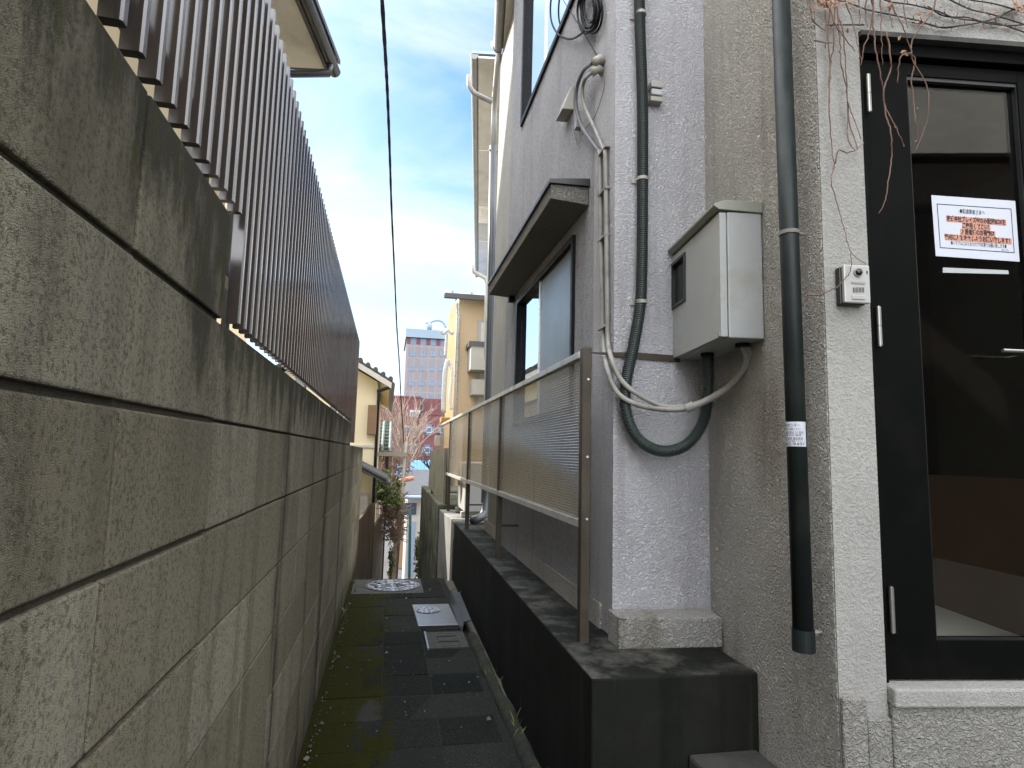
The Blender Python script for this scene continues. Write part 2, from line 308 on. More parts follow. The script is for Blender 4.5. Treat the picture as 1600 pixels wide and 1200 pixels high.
# ------------------------------------------------------------------ mesh building
class MB:
    def __init__(s): s.v = []; s.f = []; s.attr = {}
    def add(s, vs, fs, **at):
        o = len(s.v); s.v += [Vector(v) for v in vs]; n0 = len(s.f); s.f += [tuple(i + o for i in f) for f in fs]
        for k in set(at) | set(s.attr):
            lst = s.attr.setdefault(k, [0.] * n0)
            lst += [0.] * (n0 - len(lst)); lst += [at.get(k, 0.)] * (len(s.f) - n0)
        return s
    def hexa(s, p, **at):      # 8 points: bottom 0-3 ccw, top 4-7
        return s.add(p, [(3, 2, 1, 0), (4, 5, 6, 7), (0, 1, 5, 4), (1, 2, 6, 5), (2, 3, 7, 6), (3, 0, 4, 7)], **at)
    def box(s, a, b, **at):
        x0, y0, z0 = map(min, zip(a, b)); x1, y1, z1 = map(max, zip(a, b))
        return s.hexa([(x0, y0, z0), (x1, y0, z0), (x1, y1, z0), (x0, y1, z0), (x0, y0, z1), (x1, y0, z1), (x1, y1, z1), (x0, y1, z1)], **at)
    def obox(s, o, e, n, a, b, **at):   # box in a turned frame: o + e*s + n*d + z
        P = lambda q: Vector((o[0], o[1], 0)) + Vector((e[0], e[1], 0)) * q[0] + Vector((n[0], n[1], 0)) * q[1] + Vector((0, 0, q[2]))
        x0, y0, z0 = map(min, zip(a, b)); x1, y1, z1 = map(max, zip(a, b))
        return s.hexa([P(q) for q in [(x0, y0, z0), (x1, y0, z0), (x1, y1, z0), (x0, y1, z0), (x0, y0, z1), (x1, y0, z1), (x1, y1, z1), (x0, y1, z1)]], **at)
    def prism(s, poly, d, **at):        # polygon (3-D points) extruded by vector d
        n = len(poly); d = Vector(d); A = [Vector(p) for p in poly]
        return s.add(A + [p + d for p in A], [tuple(range(n))[::-1], tuple(range(n, 2 * n))] + [(i, (i + 1) % n, n + (i + 1) % n, n + i) for i in range(n)], **at)
    def tube(s, pts, r, seg=10, caps=True, **at):
        pts = [Vector(p) for p in pts]; n = len(pts); rs = r if isinstance(r, (list, tuple)) else [r] * n
        up = None; rings = []
        for i, p in enumerate(pts):
            t = (pts[min(i + 1, n - 1)] - pts[max(i - 1, 0)]).normalized()
            if up is None: up = t.orthogonal().normalized()
            up = (up - t * up.dot(t)).normalized(); w = t.cross(up)
            rings.append([p + (up * math.cos(2 * math.pi * k / seg) + w * math.sin(2 * math.pi * k / seg)) * rs[i] for k in range(seg)])
        vs = [v for rg in rings for v in rg]; fs = []
        for i in range(n - 1):
            for k in range(seg): a = i * seg + k; b = i * seg + (k + 1) % seg; fs.append((a, b, b + seg, a + seg))
        if caps: fs += [tuple(range(seg))[::-1], tuple(range((n - 1) * seg, n * seg))]
        return s.add(vs, fs, **at)
    def disc(s, c, r, h, seg=48):
        c = Vector(c); return s.tube([c, c + Vector((0, 0, h))], r, seg)
    def build(s, name, mat, parent=None, bevel=0, smooth=False, origin=None):
        me = bpy.data.meshes.new(name)
        if parent is not None:
            w = parent.location.copy(); p = parent.parent
            while p: w += p.location; p = p.parent
        else:
            w = Vector(origin) if origin is not None else Vector((sum(v.x for v in s.v) / len(s.v), sum(v.y for v in s.v) / len(s.v), min(v.z for v in s.v)))
        me.from_pydata([v - w for v in s.v], [], s.f)
        bm = bmesh.new(); bm.from_mesh(me); bmesh.ops.recalc_face_normals(bm, faces=bm.faces); bm.to_mesh(me); bm.free()
        for k, l in s.attr.items():
            l = l + [0.] * (len(s.f) - len(l)); a = me.attributes.new(k, 'FLOAT', 'FACE'); a.data.foreach_set('value', l)
        if smooth: me.polygons.foreach_set('use_smooth', [True] * len(me.polygons))
        me.materials.append(mat if not isinstance(mat, str) else M[mat])
        o = bpy.data.objects.new(name, me); COL.objects.link(o)
        if parent is not None: o.parent = parent
        else: o.location = w
        if bevel:
            bv = o.modifiers.new('bevel', 'BEVEL'); bv.width = bevel; bv.segments = 2; bv.limit_method = 'ANGLE'
        return o
def tag(o, label, cat, group=None):
    o['label'] = label; o['category'] = cat
    if group: o['group'] = group
    return o
def thing(name, loc, label, cat, group=None):
    o = bpy.data.objects.new(name, None); COL.objects.link(o); o.location = loc; o.empty_display_size = .1
    return tag(o, label, cat, group)
def kind(o, k): o['kind'] = k; return o
def smoothpath(pts, n=8):
    """Catmull-Rom through the points"""
    P = [Vector(p) for p in pts]; P = [P[0] * 2 - P[1]] + P + [P[-1] * 2 - P[-2]]; out = []
    for i in range(1, len(P) - 2):
        for k in range(n):
            t = k / n; a, b, c, d = P[i - 1:i + 3]
            out.append(.5 * ((2 * b) + (c - a) * t + (2 * a - 5 * b + 4 * c - d) * t * t + (3 * b - a - 3 * c + d) * t ** 3))
    return out + [P[-2]]
def text(body, size, origin, ex, ey, mat, parent, name='lettering', align='LEFT', width=None, bold=0.):
    """flat lettering: origin = anchor, ex / ey = reading and up directions"""
    cu = bpy.data.curves.new(name, 'FONT'); cu.body = body; cu.size = size; cu.align_x = align; cu.offset = bold
    tmp = bpy.data.objects.new('lettering', cu); COL.objects.link(tmp)
    me = bpy.data.meshes.new_from_object(tmp.evaluated_get(bpy.context.evaluated_depsgraph_get()))
    bpy.data.objects.remove(tmp); bpy.data.curves.remove(cu)
    ex = Vector(ex).normalized(); ey = Vector(ey).normalized()
    if width:
        xs = [v.co.x for v in me.vertices]; w = max(xs) - min(xs); k = width / w if w else 1
        for v in me.vertices: v.co.x *= k
    w = parent.location.copy(); p = parent.parent
    while p: w += p.location; p = p.parent
    for v in me.vertices: v.co = Vector(origin) + ex * v.co.x + ey * v.co.y - w
    me.materials.clear(); me.materials.append(M[mat])
    o = bpy.data.objects.new(name, me); COL.objects.link(o); o.parent = parent; return o

# turned frame of the near building (7.2 degrees off the alley)
AB = rad(7.2)
U = Vector((math.sin(AB), math.cos(AB), 0))            # along the side wall, away
N1 = Vector((-math.cos(AB), math.sin(AB), 0))          # side wall faces the alley
E1 = Vector((math.cos(AB), -math.sin(AB), 0))          # along the door wall, to the right
N2 = Vector((-math.sin(AB), -math.cos(AB), 0))         # door wall faces the viewer
CB = Vector((1.2455, 1.5560, 0))                       # their common corner
def onSide(px, py, off=0): return atP(px, py, CB + N1 * off + Vector((0, 0, 1)), N1)
def onDoor(px, py, off=0): return atP(px, py, CB + N2 * off + Vector((0, 0, 1)), N2)
AC3 = rad(1.6); E3 = Vector((math.cos(AC3), -math.sin(AC3), 0)); N3 = Vector((-math.sin(AC3), -math.cos(AC3), 0))
COLF = Vector((.926, 2.445, 0))                        # column front plane
def onCol(px, py, off=0): return atP(px, py, COLF + N3 * off, N3)

# ------------------------------------------------------------------ ground, path, steps
g = MB(); prof = [(-80, -.03), (6.62, -.03), (7.2, -.6), (16.5, -3.6), (24, -4.1), (60, -4.6), (4500, -4.6)]
vs = []; fs = []
for y, z in prof: vs += [(-3000, y, z), (3000, y, z)]
for i in range(len(prof) - 1): fs.append((2 * i, 2 * i + 1, 2 * i + 3, 2 * i + 2))
kind(g.add(vs, fs).build('ground', 'earth', origin=(0, 0, 0)), 'structure')
pv = MB()
pv.box((-.31, -1.2, -.028), (.64, 6.62, -.0025), tone=.25)
yy = -1.0
while yy < 6.58:
    d = random.choice((.30, .30, .30, .15)) if yy > 3.6 else .30
    for (xa, xb) in ((-.285, .030), (.030, .300), (.300, .585)):
        if random.random() < .16: continue
        h = random.uniform(-.003, .004); tn = random.random() ** 2 * .22
        if (xa < 0 and 2.98 < yy < 3.22) or (0 < xa < .1 and 4.4 < yy < 4.75): tn = .5
        j1, j2, j3, j4 = [random.uniform(.001, .006) for _ in range(4)]; tl = random.uniform(-.0025, .0025); ye = min(yy + d, 6.62) - j4
        pv.hexa([(xa + j1, yy + j3, -.02), (xb - j2, yy + j4, -.02), (xb - j1, ye, -.02), (xa + j2, ye - j3 * .5, -.02), (xa + j1, yy + j3, h + tl), (xb - j2, yy + j4, h - tl), (xb - j1, ye, h), (xa + j2, ye - j3 * .5, h)], tone=tn)
    yy += d
kind(pv.build('path', 'slab', bevel=.003, origin=(0, 0, 0)), 'structure')
st = MB()
for k in range(14): st.box((-.6, 6.62 + k * .32, -4.2), (.72, 6.62 + (k + 1) * .32 + .02, -.17 * (k + 1)))
kind(st.build('steps', 'stepc', bevel=.01), 'structure')
lo = MB(); lo.box((-3.0, 11.4, -4.4), (4.5, 60, -3.45)); kind(lo.build('lower_path', 'asphalt'), 'structure')
# doorstep in front of the door wall and the step beside the ledge
ds = MB(); ds.box((1.30, 1.24, -.02), (1.34, 1.26, .2)); ds = MB()
ds.obox(CB, E1, N2, (-.02, .012, -.02), (3.2, 7.5, .478)); ds.box((1.037, 1.30, -.02), (1.29, 2.022, .317))
tag(ds.build('doorstep', 'stepc', bevel=.012), 'dark concrete entrance step at the foot of the black door wall', 'step')

# mossy kerb ridge of the gutter
gr = MB(); random.seed(3); pts = []
for i in range(60): pts.append((.652 + random.uniform(-.006, .006), -.8 + i * .1, .000 + random.uniform(-.008, .010)))
gr.tube([p for p in pts if p[1] < 4.55], [.036 + random.uniform(-.004, .004) for p in pts if p[1] < 4.55], 10)
tag(gr.build('gutter_kerb', 'moss', smooth=True), 'mossy rounded kerb ridge along the foot of the dark ledge', 'kerb')

# manhole cover, small plate with round lid, slotted drain cover
def manhole(name, c, r, label, seg=64):
    t = thing(name, (c[0], c[1], 0), label, 'manhole cover')
    MB().disc((c[0], c[1], .004), r * .93, .010).build('lid', 'cover', t, bevel=.003)
    rg = MB(); n = seg; vs = []; fs = []
    for (rr, z) in ((r * .95, .004), (r * .95, .013), (r, .013), (r, .004)):
        vs += [(c[0] + rr * math.cos(2 * math.pi * k / n), c[1] + rr * math.sin(2 * math.pi * k / n), z) for k in range(n)]
    for j in range(3):
        for k in range(n): fs.append((j * n + k, j * n + (k + 1) % n, (j + 1) * n + (k + 1) % n, (j + 1) * n + k))
    rg.add(vs, fs).build('rim', 'steelplate', t)
    rb = MB()
    for k in range(10):
        a = 2 * math.pi * k / 10
        rb.tube([(c[0] + r * .15 * math.cos(a), c[1] + r * .15 * math.sin(a), .015), (c[0] + r * .5 * math.cos(a + .25), c[1] + r * .5 * math.sin(a + .25), .016), (c[0] + r * .8 * math.cos(a), c[1] + r * .8 * math.sin(a), .015)], r * .035, 6)
    for q in (.3, .62): rb.tube([(c[0] + r * q * math.cos(2 * math.pi * k / 36), c[1] + r * q * math.sin(2 * math.pi * k / 36), .015) for k in range(37)], r * .03, 6, caps=False)
    rb.build('raised_pattern', 'steelplate', t, smooth=True)
    return t
manhole('manhole_cover', (.105, 6.25), .262, 'large round pale iron manhole cover at the far end of the path')
ap = MB(); ap.box((-.27, 5.93, -.02), (.39, 6.57, .0035)); kind(ap.build('path_patch', 'stepc'), 'structure')
pl = thing('drain_plate', (.45, 5.1, 0), 'shiny galvanised drain plate with a small round lid and an upturned lip', 'drain plate')
MB().hexa([(.285, 4.80, .004), (.585, 4.80, .004), (.575, 5.45, .004), (.265, 5.45, .004), (.285, 4.80, .012), (.585, 4.80, .012), (.575, 5.45, .012), (.265, 5.45, .012)]).build('plate', 'steelplate', pl, bevel=.002)
MB().disc((.385, 5.24, .013), .10, .006).build('lid', 'cover', pl, bevel=.002)
lp = MB(); lp.prism([(.585, 4.62, .006), (.585, 5.50, .006), (.60, 5.62, .10), (.60, 4.62, .075)], (.008, 0, 0)); lp.prism([(.60, 4.62, .075), (.60, 5.62, .10), (.675, 5.50, .085), (.665, 4.66, .07)], (0, 0, .006)); lp.build('lip', 'steelplate', pl)
dc = thing('slotted_drain_cover', (.47, 4.45, 0), 'square grey concrete drain cover with two slots before the shiny plate', 'drain cover')
c = MB(); c.box((.335, 4.26, -.01), (.60, 4.30, .010)); c.box((.335, 4.30, -.01), (.40, 4.63, .010)); c.box((.54, 4.30, -.01), (.60, 4.63, .010))
for a, b in ((4.30, 4.38), (4.405, 4.505), (4.53, 4.63)): c.box((.40, a, -.01), (.54, b, .010))
c.build('slab', 'drain', dc, bevel=.003)
MB().box((.318, 4.24, .0), (.331, 4.64, .014)).build('frame_edge', 'steelplate', dc)

# leaf litter and crumbs along the wall foot
lt = MB(); random.seed(11)
for i in range(280):
    if random.random() < .6: x = -.28 + abs(random.gauss(0, .022)); y = random.uniform(1.5, 6.5)
    else: x = random.uniform(-.27, .6); y = random.uniform(2.3, 6.5)
    s_ = random.uniform(.002, .006) if random.random() < .95 else random.uniform(.010, .016)
    a = random.uniform(0, 6.28); c_, n_ = math.cos(a) * s_, math.sin(a) * s_
    lt.add([(x + c_, y + n_, .006), (x - n_, y + c_, .010), (x - c_, y - n_, .005), (x + n_, y - c_, .012), (x, y, .006 + s_ * 1.1)], [(0, 1, 4), (1, 2, 4), (2, 3, 4), (3, 0, 4)], tone=random.random())
kind(tag(lt.build('leaf_litter', 'pebble'), 'pale crumbs and leaf litter scattered on the dark path', 'litter'), 'stuff')
tf = MB()
for (tx, ty, n_) in ((.672, 5.75, 26), (.66, 3.0, 12), (.665, 2.55, 10), (.66, 3.6, 10), (-.285, 5.2, 14)):
    for k in range(n_):
        x = tx + random.gauss(0, .012); y = ty + random.gauss(0, .07); h = random.uniform(.03, .08); a = random.uniform(0, 6.28); dx, dy = math.cos(a) * h * .5, math.sin(a) * h * .5
        tf.add([(x - .0015, y, .01), (x + .0015, y, .01), (x + dx * .4, y + dy * .4, h * .7), (x + dx, y + dy, h)], [(0, 1, 2), (0, 2, 3)], tone=random.random())
kind(tag(tf.build('weeds', 'leaf'), 'thin grass tufts growing in the gutter joints', 'weeds'), 'stuff')

# ------------------------------------------------------------------ block wall on the left
bw = thing('block_wall', (-.37, 3, 0), 'tall weathered grey concrete block wall along the left of the alley', 'wall')
XW = -.31
rows = [-.03, .17, .37, .57, .762, .956, 1.152, 1.348, 1.530, 1.740]
wl = MB(); random.seed(21)
def topat(y): return 1.740 if y < 1.17 else (1.530 if y < 5.38 else 1.348)
wl.box((-.43, -2.2, -.3), (XW - .008, 1.186, 1.736), tone=.2, mortar=1., depth_below_top=.0)
wl.box((-.43, 1.186, -.3), (XW - .008, 5.39, 1.526), tone=.2, mortar=1., depth_below_top=.0)
wl.box((-.43, 5.39, -.6), (XW - .008, 8.0, 1.344), tone=.2, mortar=1., depth_below_top=.0)
for r in range(len(rows) - 1):
    z0, z1 = rows[r], rows[r + 1]
    for k in range(-7, 19):
        y0 = .79 + .4 * k; y1 = y0 + .4; ym = (y0 + y1) / 2
        if z1 > topat(ym) + .01 or y1 > 8.01: continue
        tn = random.random(); jt = .0035 if r > 1 else .003
        gb = .005 if y0 < 1.1 else .0028; gv = .0024
        xo = random.uniform(-.0012, .0012)
        wl.box((XW - .03, y0 + gv, z0 + gb), (XW + xo, y1 - gv, z1 - gb), tone=tn, depth_below_top=topat(ym) - z1)
# finer strips near the top so that the growth below the coping has its height
w_o = wl.build('blocks', 'block', bw, bevel=.003)
me = w_o.data; at = me.attributes['depth_below_top']
me.attributes.remove(at)
a = me.attributes.new('depth_below_top', 'FLOAT', 'POINT')
a.data.foreach_set('value', [max(0., topat(v.co.y + 3 if abs(v.co.y + 3 - 1.19) > .012 and abs(v.co.y + 3 - 5.39) > .012 else v.co.y + 3) - v.co.z) for v in me.vertices])
# ------------------------------------------------------------------ louvre fence standing on the wall
fn = thing('louvre_fence', (-.34, 3, 1.56), 'tall dark brown aluminium louvre fence on top of the block wall', 'fence')
XS = -.316
for (ya, yb, zb) in ((.26, 1.335, 1.776), (1.3356, 5.30, 1.558), (5.32, 6.05, 1.378)):
    sl_ = MB(); n_ = int(round((yb - ya) / .0566))
    for k in range(n_):
        y = ya + k * .0566
        prof_ = [(XS - .026, y), (XS - .003, y), (XS, y + .003), (XS, y + .013), (XS - .003, y + .016), (XS - .026, y + .016)]
        sl_.prism([(p[0], p[1], zb) for p in prof_], (0, 0, 2.352 - zb))
    sl_.build('slat_panel', 'slat', fn)
rl = MB()
for z in (1.66, 2.26): rl.box((XS - .062, 1.3, z), (XS - .034, 6.05, z + .035))
for z in (1.85, 2.26): rl.box((XS - .062, .26, z + .001), (XS - .034, 1.28, z + .034))
rl.build('rail', 'slat', fn)
for (y, zb) in ((.42, 1.74), (1.262, 1.531), (2.9, 1.531), (4.6, 1.531), (5.31, 1.349), (6.04, 1.349)):
    MB().box((XS - .108, y - .022, zb), (XS - .064, y + .022, 2.36)).build('fence_post', 'slat', fn, bevel=.003)

# ------------------------------------------------------------------ dark concrete ledge on the right
ld = thing('concrete_ledge', (1.0, 3, 0), 'dark stained concrete ledge carrying the railing under the stucco house', 'ledge')
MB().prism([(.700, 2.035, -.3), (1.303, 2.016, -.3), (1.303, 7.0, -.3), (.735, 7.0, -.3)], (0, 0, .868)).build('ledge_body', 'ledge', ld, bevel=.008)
w2 = MB(); w2.prism([(.745, 7.03, -2.8), (1.6, 7.03, -2.8), (1.6, 8.25, -2.8), (.705, 8.25, -2.8)], (0, 0, 3.36))
tag(w2.build('sunlit_retaining_wall', 'concrete', bevel=.01), 'pale sunlit end of retaining wall just past the dark ledge', 'wall')
w3 = MB(); w3.prism([(.695, 8.28, -4), (1.3, 8.28, -4), (1.5, 13.0, -4), (.72, 13.0, -4)], (0, 0, 4.62))
tag(w3.build('mossy_retaining_wall', 'mosswall', bevel=.02), 'dark mossy retaining wall going down beside the far steps', 'wall')
MB_ = MB(); MB_.box((1.02, 7.0, .0), (3, 9.0, .562)); tag(MB_.build('side_yard_slab', 'concrete'), 'pale concrete yard slab behind the railing under the air conditioner', 'slab')

# ------------------------------------------------------------------ railing with ribbed panels
rg = thing('balustrade', (.79, 5, .57), 'bronze framed railing with ribbed smoky panels on the concrete ledge', 'railing')
ys = [2.43, 4.36, 6.11, 8.02, 9.6]; XR = .79
pnl_z0, pnl_z1 = 1.012, 1.742
for i in range(4):
    y0, y1 = ys[i], ys[i + 1]; pn = MB(); nr = 54; vs = []; fs = []
    for k in range(nr * 4 + 1):
        z = pnl_z0 + .035 + (pnl_z1 - pnl_z0 - .065) * k / (nr * 4); q = k % 4; dx = (0, -.004, -.0055, -.004)[q]
        vs += [(XR + dx, y0 + .026, z), (XR + dx, y1 - .010, z)]
    for k in range(nr * 4): fs.append((2 * k, 2 * k + 1, 2 * k + 3, 2 * k + 2))
    pn.add(vs, fs).build('ribbed_panel', 'poly', rg)
tr = MB(); tr.box((XR - .018, 2.452, pnl_z1 - .028), (XR + .018, 9.6, pnl_z1)); tr.build('top_rail', 'alu', rg, bevel=.002)
br_ = MB(); br_.box((XR - .012, 2.452, pnl_z0), (XR + .012, 9.6, pnl_z0 + .032)); br_.build('bottom_rail', 'alu', rg, bevel=.002)
for i, y in enumerate(ys[:4]):
    w = .020 if i == 0 else .014; pz = .565 if y < 8 else .55
    p_ = MB().box((XR - .012, y - w, pz), (XR + .026, y + w, pnl_z1 + (.012 if i == 0 else -.001))).build('post', 'post', rg, bevel=.002)
    if i == 0:
        for z in (1.62, 1.30, 1.05): MB().tube([(XR + .012, y - w, z), (XR + .012, y - w - .003, z)], .005, 10).build('screw', 'alu', p_)
    else:
        MB().tube([(XR + .02, y, .80), (.945, y, .80)], .008, 8).build('wall_stay', 'post', rg)
# strap from the first post to the column
sp_ = MB(); a0 = Vector((XR + .026, 2.43, 1.735)); a1 = onCol(995, 556, .004); a2 = onCol(1062, 561, .004)
sp_.add([a0 + Vector((0, -.006, .003)), a0 + Vector((0, .012, .004)), a0 + Vector((0, .012, .001)), a0 + Vector((0, -.006, 0)), a1 + Vector((0, -.004, .014)), a1 + Vector((0, 0, .014)), a1 + Vector((0, 0, -.014)), a1 + Vector((0, -.004, -.014)), a2 + Vector((0, -.004, .014)), a2 + Vector((0, 0, .014)), a2 + Vector((0, 0, -.014)), a2 + Vector((0, -.004, -.014))],
        [(0, 1, 5, 4), (1, 2, 6, 5), (2, 3, 7, 6), (3, 0, 4, 7), (4, 5, 9, 8), (5, 6, 10, 9), (6, 7, 11, 10), (7, 4, 8, 11), (0, 3, 2, 1), (8, 9, 10, 11)])
sp_.build('wall_strap', 'post', rg)

# ------------------------------------------------------------------ the stucco house
XA = .94; ZT = 6.6
hs = thing('stucco_house', (1.6, 3.2, 0), 'grey lilac rough stucco house with black door on the right of the alley', 'house')
CA = Vector((.926, 2.445, 0)); CBk = Vector((1.363, 2.445 - .437 * math.tan(AC3), 0))
fw = MB()                                             # facade with two window openings (y 3.06-4.58)
Y0, Y1 = 2.447, 5.06; WY0, WY1 = 3.06, 4.57
def fbox(y0, y1, z0, z1): fw.box((XA, y0, z0), (XA + .16, y1, z1))
fbox(Y0, WY0, .3, ZT); fbox(WY1, Y1, .3, ZT); fbox(WY0, WY1, .3, 1.52); fbox(WY0, WY1, 2.49, 3.93); fbox(WY0, WY1, 5.3, ZT)
fw.build('facade_wall', 'stuccof', hs)
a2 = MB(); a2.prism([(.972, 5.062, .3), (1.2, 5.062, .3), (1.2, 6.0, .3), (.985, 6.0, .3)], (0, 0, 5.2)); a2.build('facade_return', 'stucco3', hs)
cw = MB(); cw.prism([CA, CBk, CBk + Vector((0, .3, 0)), Vector((XA - .004, 2.75, 0)), Vector((XA - .004, 2.446, 0))], (0, 0, ZT)); cw.build('corner_column', 'stucco', hs, bevel=.006)
bb = MB(); f0 = atZ(967, 1016, .565); f1 = atZ(1130, 1012, .565); d_ = Vector((0, .125, 0))
zt_ = .685
bb.hexa([f0, f1, f1 + d_, f0 + d_, Vector((f0.x, f0.y, zt_)), Vector((f1.x, f1.y, zt_ - .006)), Vector((f1.x, f1.y, zt_)) + d_, Vector((f0.x, f0.y, zt_ + .004)) + d_])
bb.build('column_base', 'stuccoc', hs, bevel=.006)
ck_ = MB(); fy = f0.y - .0004
ck_.tube([atY(a, b, fy) for a, b in ((966, 967), (990, 969), (1020, 973), (1050, 974), (1079, 974), (1083, 984), (1098, 992), (1112, 998), (1128, 1005))], .0016, 5); ck_.build('crack', 'inkblack', hs)
sk = MB(); sk.prism([(.926, 2.60, .55), (.944, 2.60, .55), (.968, 6.0, .55), (.952, 6.0, .55)], (0, 0, .12)); sk.build('wall_skirting', 'stucco2', hs)
sw = MB(); s_end = CB + U * .905
sw.prism([CB + N1 * 0, CB - N1 * .16 + U * .17, s_end - N1 * .16, s_end], (0, 0, ZT)); sw.build('side_wall', 'stucco2', hs, bevel=.004)
# door wall with the door opening: s from .1436 to 1.05
SD0, SD1, ZD0, ZD1 = .1436, 1.08, .692, 2.65
dw = MB()
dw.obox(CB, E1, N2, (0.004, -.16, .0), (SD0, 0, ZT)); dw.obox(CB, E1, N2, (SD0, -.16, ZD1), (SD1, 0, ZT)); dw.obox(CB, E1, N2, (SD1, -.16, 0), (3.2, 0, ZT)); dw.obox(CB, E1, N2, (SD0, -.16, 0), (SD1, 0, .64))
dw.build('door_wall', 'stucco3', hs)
db = MB(); db.obox(CB, E1, N2, (.004, .002, .0), (.075, .016, .662)); db.obox(CB, E1, N2, (.075, .002, .0), (SD0, .016, .610)); db.obox(CB, E1, N2, (SD0, .002, .0), (3.2, .020, .655)); db.build('wall_base_band', 'stuccob', hs, bevel=.006)
sill = MB(); sill.obox(CB, E1, N2, (SD0 + .002, -.10, .6405), (SD1, .030, .690)); sill.build('door_sill', 'stucco3', hs, bevel=.006)
hd = MB(); hd.obox(CB, E1, N2, (SD0 + .002, -.05, ZD1 - .018), (SD1, .012, ZD1 - .002)); hd.build('door_lintel_trim', 'stepc', hs)
# door (part) with frame, leaf, glass, hinges, handle
def Dd(s, d, z): return CB + E1 * s + N2 * d + Vector((0, 0, z))
def sD(px, py, off=-.03): q = onDoor(px, py, off); return (q - CB).dot(E1), q.z
df = MB()
df.obox(CB, E1, N2, (SD0 + .002, -.12, ZD0), (SD0 + .017, -.012, ZD1 - .02)); df.obox(CB, E1, N2, (SD0 + .017, -.12, ZD1 - .062), (SD1, -.012, ZD1 - .02)); df.obox(CB, E1, N2, (SD1 - .03, -.12, ZD0), (SD1, -.013, ZD1 - .062))
df.build('door_frame', 'doorblack', hs, bevel=.002)
gx0 = sD(1412, 130, -.045)[0]; gx1 = sD(1584, 150, -.045)[0]; gz1 = sD(1410, 122, -.045)[1]; gz0 = sD(1500, 998, -.045)[1]
lx0, lx1, lz0, lz1 = SD0 + .0205, gx1 + .085, ZD0 + .004, ZD1 - .072
dl = MB(); FD0, FD1 = -.075, -.030
dl.obox(CB, E1, N2, (lx0, FD0, lz0), (gx0, FD1, lz1)); dl.obox(CB, E1, N2, (gx1, FD0, lz0), (lx1, FD1, lz1)); dl.obox(CB, E1, N2, (gx0, FD0, lz0), (gx1, FD1, gz0)); dl.obox(CB, E1, N2, (gx0, FD0, gz1), (gx1, FD1, lz1))
door = dl.build('door', 'doorblack', hs, bevel=.0015)
fx = MB(); fx.obox(CB, E1, N2, (lx1 + .005, FD0, lz0), (SD1 - .03, FD1, lz1)); fx.build('side_panel', 'doorblack', hs, bevel=.0015)
gl = MB(); gl.obox(CB, E1, N2, (gx0 - .004, -.056, gz0 - .004), (gx1 + .004, -.050, gz1 + .004)); gl.build('glass', 'doorglass', door)
gb = MB()
for (a, b, c_, d2) in ((gx0, gx0 + .004, gz0, gz1), (gx1 - .004, gx1, gz0, gz1), (gx0 + .004, gx1 - .004, gz0, gz0 + .004), (gx0 + .004, gx1 - .004, gz1 - .012, gz1)): gb.obox(CB, E1, N2, (a, -.049, c_), (b, -.034, d2))
gb.build('glazing_bead', 'blackalu', door)
for (pa, pb) in (((1361, 118), (1365, 176)), ((1381, 480), (1385, 541)), ((1403, 917), (1407, 988))):
    s0, za = sD(pa[0], pa[1], -.02); s1, zb_ = sD(pb[0], pb[1], -.02); h = MB()
    s0 = s1 = .1815
    zm = (za + zb_) / 2
    h.tube([Dd(s0, -.018, za), Dd(s1, -.018, zm + .001)], .0072, 14); h.tube([Dd(s0, -.018, zm - .001), Dd(s1, -.018, zb_)], .0072, 14); h.tube([Dd(s0, -.018, za + .002), Dd(s1, -.018, zb_ - .002)], .0045, 10)
    h.build('hinge', 'silver', door)
hx, hz = sD(1566, 548, .01); hh = MB(); hh.tube([Dd(hx, .012, hz), Dd(hx + .15, .012, hz)], .006, 12); hh.tube([Dd(hx + .13, .012, hz), Dd(hx + .13, -.03, hz)], .006, 12); hh.build('handle', 'silver', door)
# inside the entrance hall
ih = MB(); ih.obox(CB, E1, N2, (.21, -2.6, .60), (2.4, -.17, .66)); ih.build('hall_floor', 'floorin', hs)
iw = MB(); iw.obox(CB, E1, N2, (.30, -2.62, .66), (2.4, -2.56, 3.2)); iw.obox(CB, E1, N2, (2.4, -2.6, .66), (2.46, -.17, 3.2)); iw.build('hall_wall', 'hallwall', hs)
ic = MB(); ic.obox(CB, E1, N2, (.21, -2.6, 3.2), (2.4, -.17, 3.26)); ic.build('hall_ceiling', 'timber', hs)
w0_, w1_ = atZ(1440, 937, .66), atZ(1660, 1016, .66); wzt = atY(1530, 745, (w0_.y + w1_.y) / 2).z
iw2 = MB(); iw2.prism([w0_, w1_, w1_ + Vector((0, .04, 0)), w0_ + Vector((0, .04, 0))], (0, 0, wzt - .66)); iw2.build('hall_counter', 'wood', hs)
# windows of the facade
def window(z0, z1, split, nearmat, farmat):
    f = MB(); x0, x1 = XA - .018, XA + .06
    f.box((x0, WY0 + .001, z0), (x1, WY0 + .035, z1)); f.box((x0, WY1 - .05, z0), (x1, WY1 - .001, z1)); f.box((x0, WY0 + .035, z0), (x1, WY1 - .05, z0 + .04)); f.box((x0, WY0 + .035, z1 - .035), (x1, WY1 - .05, z1))
    w = f.build('window', 'winframe', hs, bevel=.002)
    MB().box((XA + .008, WY0 + .036, z0 + .041), (XA + .012, split, z1 - .036)).build('pane', nearmat, w)
    MB().box((XA + .022, split, z0 + .041), (XA + .026, WY1 - .051, z1 - .036)).build('pane', farmat, w)
    MB().box((XA + .0, split - .014, z0 + .041), (XA + .021, split + .014, z1 - .036)).build('meeting_stile', 'winsilver', w)
    MB().box((XA + .0, WY0 + .036, z0 + .041), (XA + .007, WY0 + .058, z1 - .036)).build('sash_stile', 'winsilver', w)
    MB().box((XA + .11, WY0 + .01, z0), (XA + .155, WY1 - .01, z1)).build('blind', 'frosted', w)
window(1.52, 2.49, 3.86, 'frosted', 'winmirror'); window(3.93, 5.3, 3.86, 'winmirror', 'winmirror')
